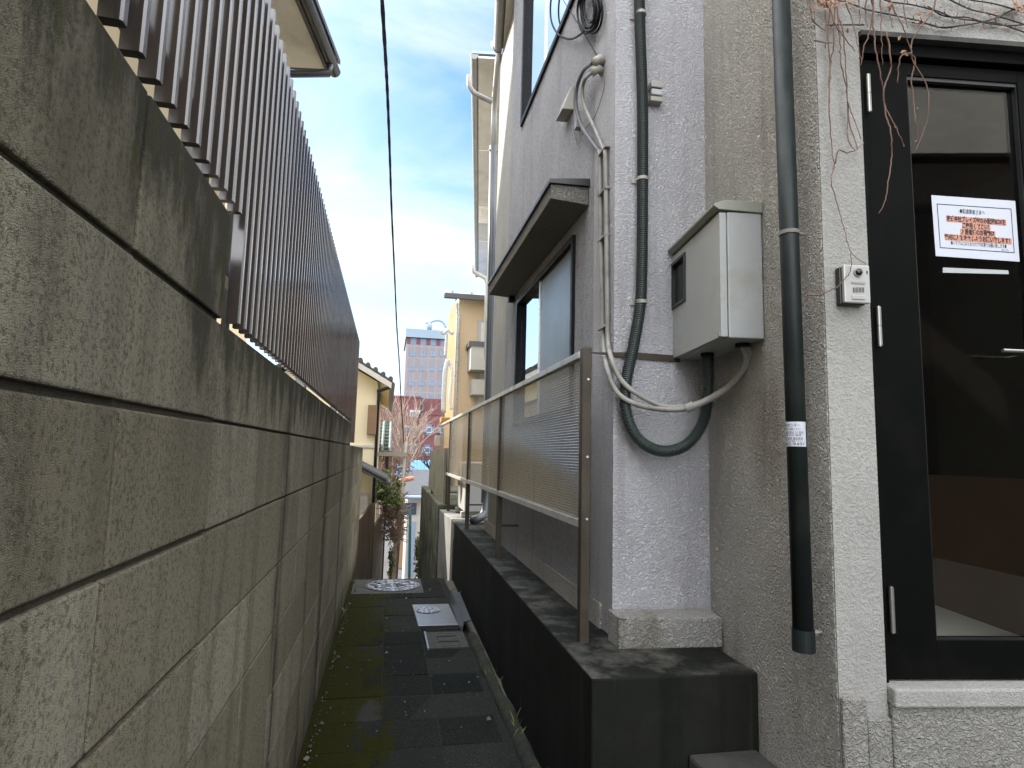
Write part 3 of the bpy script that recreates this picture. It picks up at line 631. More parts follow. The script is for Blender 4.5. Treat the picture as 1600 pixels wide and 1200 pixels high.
# render hood over the lower window
e0 = atY(861, 297, 2.84); XH = e0.x
hr = MB(); hr.prism([(XA - .001, 2.84, 2.66), (XH, 2.84, 2.655), (XH, 2.84, 2.580), (XA - .001, 2.84, 2.565)], (0, 1.93, 0)); hood = hr.build('window_hood', 'hoodrender', hs, bevel=.004)
hm = MB(); hm.prism([(XA - .001, 2.825, 2.700), (XH - .012, 2.825, 2.676), (XH - .012, 2.825, 2.656), (XA - .001, 2.825, 2.661)], (0, 1.96, 0)); hm.build('hood_cap', 'hood', hood)
MB().box((XA - .05, 4.68, 2.52), (XA - .001, 4.74, 2.563)).build('bracket', 'winframe', hood)
# eaves of the house over the alley (turned frame like the neighbours beyond)
AE = rad(8.3); UE = Vector((math.sin(AE), math.cos(AE), 0)); NE = Vector((-math.cos(AE), math.sin(AE), 0))
ev = MB(); q0 = atZ(774, 0, 5.505); q1 = atZ(770, 78, 5.505)
def eave(o, length, z, depth, back):
    """fascia gutter, soffit board and roof sheet; o = outer near end"""
    s_ = MB(); s_.obox(o, UE, NE, (-back, -depth, z), (length, -.10, z + .03)); r = s_.build('eave', 'soffitw', hs)
    gt = MB(); path = []
    for k in range(9): a = math.pi * k / 8; path.append((-.05 - .05 * math.cos(a), z + .05 - .065 * math.sin(a)))
    poly = path + [(.0 - .006, z + .06), (-.1 + .006, z + .06)]
    P = lambda s, q: Vector((o.x, o.y, 0)) + UE * s + NE * q[0] + Vector((0, 0, q[1]))
    gt.prism([P(-back, q) for q in path], UE * (length + back)); gt.build('gutter', 'guttergrey', r)
    rf = MB(); rf.obox(o, UE, NE, (-back, -depth - .05, z + .062), (length + .05, -.02, z + .10)); rf.build('roof_edge', 'bluewhite', r)
    return r
eave(q0, (q1 - q0).length, 5.505, .30, .25)
e2 = eave(atZ(735, 90, 6.25), 9.6, 6.25, .52, .0)
for k_ in (2.3, 4.6, 6.6): MB().obox(atZ(735, 90, 6.25), UE, NE, (k_, -.519, 6.235), (k_ + (.9 if k_ == 4.6 else .04), -.104, 6.249)).build('soffit_joint', 'soffit', e2)
# wall of the further wing under the second eave, and its drainpipes
oc = atZ(735, 90, 6.25) - NE * .56
wg = MB(); wg.obox(oc, UE, NE, (.2, -.3, 6.281), (9.4, -.002, 7.25)); wg.obox(oc, UE, NE, (.2, -.3, .57), (9.3, -.06, 6.249)); wg.build('wing_wall', 'soffitw', hs)
hsr = MB(); hsr.prism([(XA - .10, -.5, ZT), (5, -.5, ZT), (5, 5.1, ZT), (XA - .10, 5.1, ZT)], (0, 0, .15)); hsr.build('roof', 'hood', hs)
def pix(l, y): return [atY(a, b, y) for a, b in l]
YP = 6.75
dp = thing('facade_drainpipe', (atY(768, 700, YP).x, YP, .57), 'dark thin drainpipe running down the far corner of the facade', 'drainpipe')
e_ = atZ(752, 806, .61); e2_ = atZ(736, 812, .60)
MB().tube(pix([(771, 228), (768, 400), (762, 640), (758, 770)], YP) + [Vector((e_.x, YP - .03, .68)), Vector((e_.x - .03, YP - .10, .63)), Vector((e2_.x, YP - .28, .605))], .044, 14).build('pipe', 'pipedark', dp, smooth=True)
MB().tube([atY(780, 82, 5.95), atY(778, 100, 6.05), atY(773, 150, 6.6), atY(772, 185, YP), atY(771, 227, YP)], .033, 12).build('offset_bend', 'pipewhite', dp, smooth=True)
MB().tube(pix([(775, 66), (777, 74), (780, 82)], 5.95), [.06, .052, .033], 12).build('hopper', 'guttergrey', dp, smooth=True)
for py in (235, 362, 408, 545):
    p = atY(770, py, YP); MB().tube([p + Vector((-.05, 0, 0)), p + Vector((.08, 0, 0))], .012, 8).build('bracket', 'guttergrey', dp)
dq = thing('wing_drainpipe', (atY(745, 160, YP).x, YP, 4.5), 'grey drainpipe arm joining the wing gutter to the corner pipe', 'drainpipe')
MB().tube(pix([(733, 118), (734, 136), (741, 146), (770, 160)], YP), .032, 12).build('pipe', 'guttergrey', dq, smooth=True)
dr = thing('elbow_drainpipe', (atY(752, 430, 9.6).x, 9.6, 2.0), 'thin drainpipe elbow at the far end of the eave gutter', 'drainpipe')
MB().tube(pix([(738, 414), (741, 425), (759, 435), (761, 445), (760, 560)], 9.6), .035, 10).build('pipe', 'pipewhite', dr, smooth=True)

# ------------------------------------------------------------------ equipment on the near walls
# slate downpipe by the door
t = thing('downpipe', onSide(1253, 1005, .055), 'thick slate grey downpipe beside the intercom, cut off above the ground', 'drainpipe')
pa, pb = onSide(1218, -60, .055), onSide(1255.5, 1000, .055)
MB().tube([pa, pb], .0285, 24).build('pipe', 'pipe', t, smooth=True)
def along(py): k = (onSide(1240, py, .055).z - pa.z) / (pb.z - pa.z); return pa + (pb - pa) * k
MB().tube([along(975), along(1008)], .0315, 24).build('end_socket', 'pipe', t)
for py in (360, 980):
    p = along(py); b_ = MB(); b_.tube([p + Vector((0, 0, -.006)), p + Vector((0, 0, .006))], .0312, 24); b_.tube([p + E1 * .03, p + E1 * .03 - N1 * .055 + U * -.0], .004, 8); b_.tube([p + E1 * .028 + Vector((0, 0, .0)), p + E1 * .045], .006, 8)
    b_.build('clamp', 'cable', t)
# sticker wrapped on the pipe
pt, pb2 = along(660), along(698)
sk_ = thing('pipe_sticker', (pt + pb2) / 2, 'small white sticker with black Japanese print wrapped on the downpipe', 'sticker')
sm = MB(); vs = []; fs = []; n_ = 14; toC = (C0 - (pt + pb2) / 2); toC.z = 0; toC.normalize(); sd = Vector((-toC.y, toC.x, 0))
if sd.x < 0: sd = -sd
for k in range(n_ + 1):
    a = rad(-88 + 150 * k / n_); d_ = toC * math.cos(a) + sd * math.sin(a); vs += [pb2 + d_ * .0292, pt + d_ * .0292]
for k in range(n_): fs.append((2 * k, 2 * k + 2, 2 * k + 3, 2 * k + 1))
sm.add(vs, fs).build('label_sheet', 'paper', sk_, smooth=True)
def wraptext(body, size, z, a0, width):
    cu = bpy.data.curves.new('print', 'FONT'); cu.body = body; cu.size = size; tmp = bpy.data.objects.new('print', cu); COL.objects.link(tmp)
    me = bpy.data.meshes.new_from_object(tmp.evaluated_get(bpy.context.evaluated_depsgraph_get())); bpy.data.objects.remove(tmp); bpy.data.curves.remove(cu)
    xs = [v.co.x for v in me.vertices]; k = width / (max(xs) - min(xs)); x0 = min(xs); o_ = sk_.location
    for v in me.vertices:
        a = a0 + (v.co.x - x0) * k / .0295; d_ = toC * math.cos(a) + sd * math.sin(a); b0 = pb2 + (pt - pb2) * ((z + v.co.y) / (pt - pb2).length)
        v.co = b0 + d_ * .0296 - o_
    me.materials.clear(); me.materials.append(M['inkblack']); o = bpy.data.objects.new('print', me); COL.objects.link(o); o.parent = sk_
Hs = (pt - pb2).length
wraptext('回収センター', .012, Hs * .80, rad(-80), .052); wraptext('お気軽にお電話ください', .006, Hs * .67, rad(-80), .055); wraptext('不用品 粗大ゴミ回収', .009, Hs * .51, rad(-80), .062)
wraptext('引越 片付 整理', .006, Hs * .42, rad(-80), .055); wraptext('家電 家具 遺品整理', .009, Hs * .27, rad(-80), .060); wraptext('なんでもご相談ください', .006, Hs * .18, rad(-80), .060); wraptext('942-9497', .0125, Hs * .035, rad(-80), .066)

# electricity meter box
qn = onSide(1196, 527, 0)
sN = (qn - CB).dot(U)                                  # near face position along the wall
def Bx(s, d, z): return CB + U * s + N1 * d + Vector((0, 0, z))
def atNear(px, py): return atP(px, py, CB + U * sN, -U)
dB = (atNear(1127, 527) - CB).dot(N1); zb0 = atNear(1127, 527).z; zt1 = atNear(1122, 330).z
def onFront(px, py): return atP(px, py, CB + N1 * dB, N1)
sF = (onFront(1047, 557) - CB).dot(U)
mbx = thing('meter_box', Bx((sN + sF) / 2, 0, zb0), 'grey sheet metal electricity meter box with dark window and sloping lid', 'meter box')
mb = MB(); mb.obox(CB, U, N1, (sN, .004, zb0), (sF, dB - .028, zt1)); mb.build('body', 'boxgrey', mbx, bevel=.004)
wa, wb = onFront(1052, 400), onFront(1069, 392); wc = onFront(1050, 480)
ws0, ws1 = (onFront(1071, 430) - CB).dot(U), (onFront(1050, 430) - CB).dot(U); wz1 = onFront(1060, 405).z; wz0 = onFront(1060, 476).z
drr = MB(); dz0, dz1 = zb0 + .004, zt1 - .004; s0_, s1_ = sN + .001, sF - .001
for (a, b, c_, d2) in ((s0_, ws0, dz0, dz1), (ws1, s1_, dz0, dz1), (ws0, ws1, dz0, wz0), (ws0, ws1, wz1, dz1)): drr.obox(CB, U, N1, (a, dB - .024, c_), (b, dB, d2))
drm = drr.build('door', 'boxgrey', mbx)
wf = MB()
for (a, b, c_, d2) in ((ws0 - .004, ws0 + .01, wz0 - .004, wz1 + .004), (ws1 - .01, ws1 + .004, wz0 - .004, wz1 + .004), (ws0 + .01, ws1 - .01, wz0 - .004, wz0 + .01), (ws0 + .01, ws1 - .01, wz1 - .01, wz1 + .004)): wf.obox(CB, U, N1, (a, dB - .012, c_), (b, dB + .006, d2))
wf.build('window_frame', 'blackalu', drm, bevel=.001)
MB().obox(CB, U, N1, (ws0 + .008, dB - .018, wz0 + .008), (ws1 - .008, dB - .010, wz1 - .008)).build('window_pane', 'darkplate', drm)
MB().obox(CB, U, N1, (sN + .006, dB + .0, zb0 + .006), (sN + .020, dB + .005, zb0 + .020)).build('latch', 'pvc', drm)
ld_ = MB(); zc = zt1 + .002
ld_.prism([Bx(sN - .006, .002, zc + .040), Bx(sN - .006, dB - .02, zc + .040), Bx(sN - .006, dB + .022, zc + .026), Bx(sN - .006, dB + .022, zc + .016), Bx(sN - .006, dB + .004, zc + .004), Bx(sN - .006, .002, zc - .002)], U * (sF - sN + .035)); ld_.build('lid', 'boxgrey2', mbx, bevel=.002)
for (px, py) in ((1160, 537), (1105, 552)):
    q = atZ(px, py, zb0); MB().tube([q + Vector((0, 0, .004)), q + Vector((0, 0, -.012))], .026, 16).build('cable_gland', 'black', mbx)

# corrugated conduit
cu_pts = [onCol(998, -60, .035), onCol(1000, 40, .035), onCol(1004, 170, .035), onCol(1004, 310, .035), onCol(1003, 420, .035), onCol(1000, 480, .036), onCol(990, 540, .04), onCol(978, 600, .05), onCol(980, 650, .06), onCol(1000, 688, .07), onCol(1035, 705, .08), onCol(1072, 695, .10), onCol(1098, 660, .13), onCol(1106, 610, .16), onCol(1106, 556, .17)]
cpath = smoothpath(cu_pts, 26); Ls = [0.]
for i in range(1, len(cpath)): Ls.append(Ls[-1] + (cpath[i] - cpath[i - 1]).length)
step = .0021; n_ = int(Ls[-1] / step); pts = []; rr = []; j = 0
for i in range(n_ + 1):
    d_ = i * step
    while j < len(Ls) - 2 and Ls[j + 1] < d_: j += 1
    pts.append(cpath[j].lerp(cpath[j + 1], min(1, (d_ - Ls[j]) / (Ls[j + 1] - Ls[j] + 1e-9)))); rr.append((.0200, .0245, .0245, .0200)[i % 4])
cd = thing('corrugated_conduit', pts[-1], 'thick dark green corrugated cable conduit looping up into the meter box', 'conduit')
MB().tube(pts, rr, 18).build('hose', 'conduit', cd)
for (px, py) in ((1001, 22), (1004, 280), (1002, 472)):
    p = onCol(px, py, .035); b_ = MB(); b_.tube([p + Vector((0, 0, -.007)), p + Vector((0, 0, .007))], .0262, 20); b_.obox(p, E3, N3, (-.040, -.034, p.z - .008), (.040, -.029, p.z + .008)); b_.build('clip', 'pvc', cd)
# twin grey cables
tw = thing('twin_cables', onCol(950, 560, .03), 'pair of dirty grey cables swooping from the facade corner into the meter box', 'cable')
ya = 2.55
def fa(px, py, off=.018): return atX(px, py, XA - off)
gA = [fa(937, 235), fa(938, 300), fa(939, 380), fa(941, 460), fa(943, 530), onCol(948, 575, .05), onCol(962, 610, .07), onCol(985, 628, .09), onCol(1020, 638, .13), onCol(1058, 640, .17), onCol(1088, 634, .21), onCol(1130, 612, .29), onCol(1160, 582, .36), onCol(1172, 556, .40), onCol(1163, 534, .42)]
gB = [fa(946, 235), fa(947, 300), fa(948, 380), fa(949, 460), fa(950, 530), onCol(955, 560, .05), onCol(968, 590, .07), onCol(990, 612, .09), onCol(1030, 633, .125), onCol(1062, 636, .165), onCol(1092, 630, .205), onCol(1132, 608, .285), onCol(1157, 582, .355), onCol(1166, 560, .39), onCol(1158, 536, .41)]
for l in (gA, gB): MB().tube(smoothpath(l, 8), .0108, 12).build('cable', 'cable', tw, smooth=True)
for py in (236, 300, 372, 512): p = fa(942, py, .02); MB().box(p + Vector((-.009, -.055, -.005)), p + Vector((.016, .055, .005))).build('clip', 'guttergrey', tw)
MB().tube([onCol(1072, 638.5, .188), onCol(1084, 634, .203)], .0185, 14).build('tape_wrap', 'cable', tw)
# service entry elbows and their cables
el = thing('service_entry', fa(935, 110), 'two ivory wall entry pipes with drooping grey cables below the black coil', 'cable entry')
for (px, py, k) in ((936, 98, 0), (934, 113, 1)):
    q = fa(px + 8, py, .0); MB().tube([q + Vector((.0, 0, 0)), q + Vector((-.03, -.02, 0)), fa(px - 9, py, .06)], .021, 16).build('entry_pipe', 'pvc', el, smooth=True)
MB().tube(smoothpath([fa(926, 98, .06), fa(912, 110, .055), fa(902, 135, .05), (fa(900, 165, .045)), fa(908, 195, .03), fa(924, 220, .022), fa(937, 238, .018)], 8), .0095, 12).build('cable', 'cabledark', el, smooth=True)
MB().tube(smoothpath([fa(925, 113, .06), fa(913, 126, .05), fa(910, 148, .045), fa(916, 172, .035), fa(930, 203, .025), fa(944, 236, .018)], 8), .0085, 12).build('cable', 'cable', el, smooth=True)
# black cable coil hanging at the top
ck = thing('cable_coil', fa(925, 40, .04), 'coil of black cable hanging on the facade at the top edge', 'cable')
random.seed(5)
for k in range(7):
    c = MB(); ox = random.uniform(-6, 6); w = random.uniform(9, 17); b0 = random.uniform(30, 54); pl_ = []
    for i in range(15):
        a = math.pi * 2 * i / 14; pl_.append(fa(921 + ox + w * math.sin(a), -14 + (b0 + 14) * (.5 - .5 * math.cos(a)) * (1 if True else 0), .02 + .004 * k))
    c.tube(smoothpath(pl_, 4), .0055, 8).build('loop', 'black', ck, smooth=True)
MB().tube(smoothpath([fa(863, -20, .02), fa(860, 15, .02), fa(863, 38, .02), fa(874, 55, .02), fa(892, 61, .02), fa(908, 53, .03), fa(916, 44, .03)], 8), .006, 8).build('stray_loop', 'black', ck, smooth=True)
MB().tube([fa(880, 0, .01), fa(905, 40, .012), fa(936, 92, .012)], .0022, 6).build('tie_wire', 'black', ck)
# little lamp hood and bracket on the facade
lm = thing('wall_vent', fa(890, 175), 'small white louvred vent hood with loose wire on the facade', 'vent')
q = [fa(893, 150, .0), fa(893, 178, .0)]
y_ = (q[0].y + q[1].y) / 2; z1_, z0_ = q[0].z, q[1].z
v_ = MB(); v_.hexa([(XA, y_ - .05, z0_), (XA, y_ + .09, z0_), (XA - .07, y_ + .09, z0_ - .005), (XA - .07, y_ - .05, z0_ - .005), (XA, y_ - .05, z1_ + .03), (XA, y_ + .09, z1_ + .03), (XA - .02, y_ + .09, z1_ + .02), (XA - .02, y_ - .05, z1_ + .02)]); v_.build('hood', 'pvc', lm, bevel=.004)
MB().tube(smoothpath([fa(892, 182, .01), fa(897, 205, .01), fa(903, 226, .01), fa(912, 205, .01), fa(930, 180, .01), fa(943, 140, .01), fa(944, 118, .01)], 6), .0018, 6).build('wire', 'cabledark', lm)
lb = fa(906, 190, .0); MB().hexa([lb + Vector(p) for p in ((-.03, -.03, -.05), (0, -.03, -.05), (0, .01, -.05), (-.03, .01, -.05), (-.02, -.02, .05), (0, -.02, .05), (0, .02, .05), (-.02, .02, .05))]).build('bracket', 'guttergrey', lm)
# sensor lamp on the column
sn = thing('sensor_box', onCol(1026, 158, .0), 'small beige sensor box with clear lens beside the conduit', 'sensor')
def cbox(px0, py0, px1, py1, d0, d1):
    a, b = onCol(px0, py0, d1), onCol(px1, py1, d1); s0 = (a - COLF).dot(E3); s1 = (b - COLF).dot(E3)
    return (s0, d0, b.z), (s1, d1, a.z)
m_ = MB(); a, b = cbox(1018, 125, 1036, 137, 0, .045); m_.obox(COLF, E3, N3, a, b); a, b = cbox(1017, 149, 1036, 159, 0, .040); m_.obox(COLF, E3, N3, a, b); a, b = cbox(1018, 137, 1034, 149, 0, .02); m_.obox(COLF, E3, N3, a, b); m_.build('case', 'pvc', sn, bevel=.003)
a, b = cbox(1018.5, 137.2, 1035.5, 148.8, .021, .041); MB().obox(COLF, E3, N3, a, b).build('lens', 'tape', sn, bevel=.004)

# intercom
def dbox(px0, py0, px1, py1, d0, d1):
    a, b = onDoor(px0, py0, d1), onDoor(px1, py1, d1); return ((a - CB).dot(E1), d0, b.z), ((b - CB).dot(E1), d1, a.z)
itc = thing('intercom', onDoor(1335, 478, 0), 'silver video intercom with round lens on the pale door jamb', 'intercom')
a, b = dbox(1311, 417, 1352, 477, .001, .022); MB().obox(CB, E1, N2, a, b).build('back_box', 'blackalu', itc, bevel=.003)
a, b = dbox(1318, 413, 1361, 474, .0225, .036); MB().obox(CB, E1, N2, a, b).build('face_plate', 'icface', itc, bevel=.003)
a, b = dbox(1331, 440, 1352, 444, .0365, .038); MB().obox(CB, E1, N2, a, b).build('speaker_slot', 'guttergrey', itc)
gm = MB()
for k in range(8): a, b = dbox(1333 + k * 2.3, 449, 1334.2 + k * 2.3, 457, .0362, .0372); gm.obox(CB, E1, N2, a, b)
gm.build('speaker_grille', 'blackalu', itc)
a, b = dbox(1332, 461, 1353, 468, .0362, .039); MB().obox(CB, E1, N2, a, b).build('call_button', 'icface', itc, bevel=.001)
p = onDoor(1340.5, 426, .0362); lz = MB().tube([p, p + N2 * .004], .0135, 28).build('lens_ring', 'silver', itc); MB().tube([p + N2 * .0045, p + N2 * .009, p + N2 * .011], [.0105, .009, .003], 24).build('lens', 'lens', lz, smooth=True)
a, b = dbox(1354, 423, 1356, 428, .0362, .037); MB().obox(CB, E1, N2, a, b).build('indicator', 'blackalu', itc)

# notice on the door glass and the strip of tape below it
c00, c10, c11, c01 = onDoor(1462, 400, -.047), onDoor(1593, 409, -.047), onDoor(1586, 314, -.047), onDoor(1455, 305, -.047)
nt_ = thing('paper_notice', (c00 + c10) / 2, 'white paper notice with Japanese writing highlighted in red on the door glass', 'notice')
MB().prism([c00, c10, c11, c01], N2 * .0006).build('sheet', 'paper', nt_)
ex = (c10 - c00 + c11 - c01) / 2; W_ = ex.length; ey = (c01 - c00 + c11 - c10) / 2; Hn = ey.length
def NP(u, v, lift=.0012):
    lo_ = c00.lerp(c10, u); hi_ = c01.lerp(c11, u); return lo_.lerp(hi_, v) + N2 * lift
def quad(u0, v0, u1, v1, lift): return [NP(u0, v0, lift), NP(u1, v0, lift), NP(u1, v1, lift), NP(u0, v1, lift)]
bd = MB(); bu0, bu1, bv0, bv1 = .055, .945, .135, .865; bt = .009
for q in ((bu0, bv0, bu1, bv0 + bt * 1.4), (bu0, bv1 - bt * 1.4, bu1, bv1), (bu0, bv0 + bt * 1.4, bu0 + bt, bv1 - bt * 1.4), (bu1 - bt, bv0 + bt * 1.4, bu1, bv1 - bt * 1.4)): bd.add(quad(*q, .0011), [(0, 1, 2, 3)])
bd.build('border', 'ink', nt_)
hl = MB()
for (u0, u1, v0, v1) in ((.155, .87, .575, .675), (.345, .675, .475, .570), (.31, .73, .375, .470), (.125, .92, .270, .372)): hl.add(quad(u0, v0, u1, v1, .0010), [(0, 1, 2, 3)])
hl.build('highlight', 'marker', nt_)
def nline(body, uc, v, h, width, mat='inkblack', bold=0.):
    text(body, Hn * h, NP(uc, v, .0016), ex, ey, mat, nt_, 'writing', 'CENTER', width * W_, bold)
nline('●配達業者さまへ', .47, .735, .085, .30); nline('株式会社ブレイズ宛のみ配送BOXを', .512, .595, .10, .70, bold=.0006); nline('ご使用ください！', .51, .495, .10, .32, bold=.0006)
nline('入居者様のお荷物は', .52, .393, .10, .40, bold=.0006); nline('絶対に入れませんようお願い致します！', .522, .290, .10, .78, bold=.0006); nline('●トラブルになりますので不在票でお願い致します●', .52, .205, .075, .66)
nline('ブレイズ', .83, .150, .05, .08)
MB_ = MB(); MB_.prism([onDoor(1473, 426, -.047), onDoor(1576, 428.5, -.047), onDoor(1575, 422.5, -.047), onDoor(1473, 418, -.047)], N2 * .0008); tag(MB_.build('tape_strip', 'tape'), 'narrow pale strip of tape below the paper notice', 'tape')

# dry climbing vine over the door
vn = thing('climbing_vine', onDoor(1330, 0, .03), 'leafless reddish brown climbing vine hanging over the black door', 'vine')
def z5(l): return [(1200 + a / 4, b / 4) for a, b in l]
stems = [
 [(395, -40), (375, 200), (385, 400), (380, 640), (395, 880), (410, 1040), (395, 1140), (440, 1300), (480, 1440), (520, 1580), (610, 1650)],
 [(425, -40), (415, 90), (410, 270), (390, 420), (385, 640)], [(430, 20), (450, 270), (455, 400), (490, 540), (500, 640), (580, 870)],
 [(440, 100), (470, 200), (485, 420), (495, 600), (500, 860), (545, 940)], [(665, -60), (655, 100), (665, 240), (690, 400), (720, 560), (730, 660), (770, 740), (830, 860), (850, 920)],
 [(690, -40), (705, 60), (710, 250), (715, 405)], [(740, 200), (765, 370), (765, 440), (725, 560), (735, 700), (770, 850), (770, 1000), (750, 1140), (730, 1260), (690, 1335)],
 [(1060, -60), (1050, 0), (1020, 90), (950, 170), (900, 260), (895, 330), (905, 380), (985, 520), (1005, 660), (985, 780), (920, 950)],
 [(750, -40), (790, 70), (835, 150), (870, 250), (900, 330)], [(640, -30), (660, 60), (635, 200), (600, 300), (580, 410)], [(470, -30), (510, 80), (540, 180), (560, 280), (585, 380)],
 [(890, 330), (920, 380), (895, 500), (910, 640), (920, 760), (930, 880)], [(890, 330), (830, 350), (815, 430), (810, 520)],
 [(500, 640), (505, 760), (560, 930)], [(420, 1020), (440, 940), (500, 955), (560, 930), (600, 890)], [(285, 250), (350, 265), (410, 268)], [(260, -30), (275, 110), (320, 165), (355, 190)], [(355, 60), (365, 160), (360, 300)],
 [(245, 1845), (330, 1840), (430, 1790), (500, 1720), (520, 1660), (520, 1580)], [(340, -40), (390, 60), (420, 150), (480, 240), (545, 320)], [(560, -40), (575, 100), (570, 160)], [(620, -40), (610, 110), (625, 170)], [(770, -40), (755, 60), (780, 170)], [(860, -40), (850, 60), (875, 180)]]
runners = [[(300, -30), (380, 0), (480, 10), (620, 60), (760, 90), (940, 130), (1080, 170), (1300, 145), (1430, 110), (1510, 70), (1640, 20)], [(700, -20), (760, 10), (900, 30), (1060, 70), (1160, 110), (1300, 130), (1450, 150), (1640, 215)], [(1100, -30), (1140, 0), (1270, 60), (1400, 90), (1640, 165)], [(1200, -30), (1270, 0), (1420, 25), (1640, 90)], [(360, 160), (450, 155), (600, 155)], [(900, 140), (1000, 150), (1100, 175), (1200, 160)], [(1000, 40), (1100, 100), (1250, 110), (1350, 140), (1500, 160), (1640, 150)]]
random.seed(9)
for i, l in enumerate(stems):
    pts_ = [onDoor(a, b, random.uniform(.016, .040)) for a, b in z5(l)]
    if i == 18: pts_ = [onDoor(a, b, .045) for a, b in z5(l)]
    sp_ = smoothpath(pts_, 6); sp_ = [p + Vector((random.gauss(0, .0012), 0, random.gauss(0, .0008))) for p in sp_]
    r0 = random.uniform(.0021, .0032); n_ = len(sp_)
    MB().tube(sp_, [r0 * (1 - .55 * k / n_) for k in range(n_)], 6).build('stem', 'vine', vn, smooth=True)
for i, l in enumerate(runners):
    sp_ = smoothpath([onDoor(a, b, random.uniform(.006, .016)) for a, b in z5(l)], 6)
    r_ = MB(); r_.tube(sp_, .0024, 6)
    for k in range(3, len(sp_) - 2, 2):
        q = sp_[k]; d_ = Vector((random.uniform(-.012, .012), -.004, random.uniform(-.022, .016))); r_.tube([q, q + d_ * .6, q + d_], [.0014, .001, .0006], 5)
    r_.build('runner', 'vinedark', vn, smooth=True)
lf = MB()
def leaflet(c, s, **k):
    a = random.uniform(0, 6.28); t1 = Vector((math.cos(a), random.uniform(-.5, .2), math.sin(a))).normalized(); t2 = t1.cross(Vector((random.uniform(-.4, .4), -1, random.uniform(-.4, .4)))).normalized()
    n_ = t1.cross(t2); lf.add([c - t1 * s, c + t2 * s * .5 + n_ * s * .2, c + t1 * s, c - t2 * s * .5 + n_ * s * .25], [(0, 1, 2), (0, 2, 3)], tone=random.random())
for (a, b, s) in [(490, 190, .010), (825, 235, .010), (860, 325, .011), (935, 670, .006), (795, 785, .006), (850, 915, .005), (930, 880, .006), (410, 1050, .008), (505, 1720, .006), (300, 1845, .004), (630, 185, .007), (960, 95, .011), (940, 130, .009), (380, 145, .006), (1000, 75, .008), (1210, 185, .005), (1520, 195, .006), (1470, 165, .006), (350, 20, .016), (330, 10, .014), (400, 15, .012), (1570, 30, .018), (1545, 20, .016), (760, 20, .012), (1590, 60, .012)]:
    q = onDoor(1200 + a / 4, b / 4, .03)
    for k in range(3 if s > .01 else 1): leaflet(q + Vector((random.gauss(0, s * .5), 0, random.gauss(0, s * .5))), s)
for k in range(90): leaflet(onDoor(random.uniform(1270, 1345), random.uniform(-30, 14), random.uniform(.012, .05)), random.uniform(.003, .010))
for k in range(80): 
    px = random.uniform(1350, 1600); leaflet(onDoor(px, random.uniform(-20, 8) + (px - 1350) * .10 + random.uniform(0, 22), random.uniform(.008, .02)), random.uniform(.003, .007))
lf.build('dry_leaves', 'deadleaf', vn)
fl = MB(); lf = MB()
for (px, py) in ((1549, 1182), (1575, 1177), (1568, 1184)):
    q = onDoor(px, py, .05); q.z = .484; leaflet(q, .016)
tag(lf.build('fallen_leaves', 'deadleaf'), 'few reddish fallen leaves on the step under the door', 'leaves')

# ------------------------------------------------------------------ house behind the fence (left)
AH = rad(9.3); UH = Vector((math.sin(AH), math.cos(AH), 0)); NH = Vector((math.cos(AH), -math.sin(AH), 0))
zE = 4.55
o1 = atZ(529, 112, zE)
h1 = thing('cream_house', (o1.x - 2.5, o1.y - 4, 0), 'cream two storey house behind the louvre fence, only its eave visible', 'house')
def H1(m, a, b): return m.obox(o1, UH, NH, a, b)
H1(MB(), (-11, -5.5, -.2), (-.55, -.62, zE + .03)).build('wall', 'cream', h1)
H1(MB(), (-11, -.62, zE), (-.02, -.10, zE + .03)).build('soffit', 'soffit', h1)
f_ = MB(); H1(f_, (-11, -.10, zE - .03), (.0, -.07, zE + .10)); H1(f_, (-.03, -3.0, zE - .0), (.0, -.10, zE + .14)); f_.build('fascia', 'gutter', h1)
g_ = MB(); path = [(-.0 - .045 + .05 * math.cos(math.pi * k / 8), zE + .03 - .055 * math.sin(math.pi * k / 8)) for k in range(9)]
P = lambda s, q: Vector((o1.x, o1.y, 0)) + UH * s + NH * q[0] + Vector((0, 0, q[1]))
g_.prism([P(-11, q) for q in path], UH * 11.05); g_.build('gutter', 'gutter', h1)
MB().tube([P(-.12, (-.04, zE - .02)), P(-.12, (-.05, zE - .10)), P(-.28, (-.30, zE - .22)), P(-.48, (-.58, zE - .30)), P(-.48, (-.58, zE - .42)), P(-.48, (-.58, .5))], .03, 12).build('drainpipe', 'gutter', h1, smooth=True)
rf = MB(); rf.prism([P(-11, (-.0, zE + .09)), P(-11, (-.0, zE + .13)), P(-11, (-3.2, zE + 1.75)), P(-11, (-6.4, zE + .13)), P(-11, (-6.4, zE + .09)), P(-11, (-3.2, zE + 1.70))], UH * 11.04); rf.build('roof', 'tile', h1)
gb_ = MB(); gb_.prism([P(-.58, (-.62, zE + .03)), P(-.58, (-5.5, zE + .03)), P(-.58, (-3.2, zE + 1.4))], UH * -.1); gb_.build('gable', 'cream', h1)
h3 = thing('shade_block', (-4.2, 7, 0), 'unseen tall cream block added behind the louvre fence to shade the facade', 'building')  # unseen mass, added and shaped to keep the sun off the stucco facade
MB().prism([(-2.3, 5.0, -.2), (-2.3, 10.3, -.2), (-2.3, 10.3, 5.7), (-2.3, 8.3, 8.9), (-2.3, 5.0, 8.9)], (-5, 0, 0)).build('wall', 'cream', h3); MB().prism([(-2.2, 4.8, 8.9), (-2.2, 8.3, 8.9), (-2.2, 10.35, 5.62), (-2.2, 10.4, 5.72), (-2.2, 8.35, 9.02), (-2.2, 4.8, 9.02)], (-5.2, 0, 0)).build('roof', 'tile', h3)

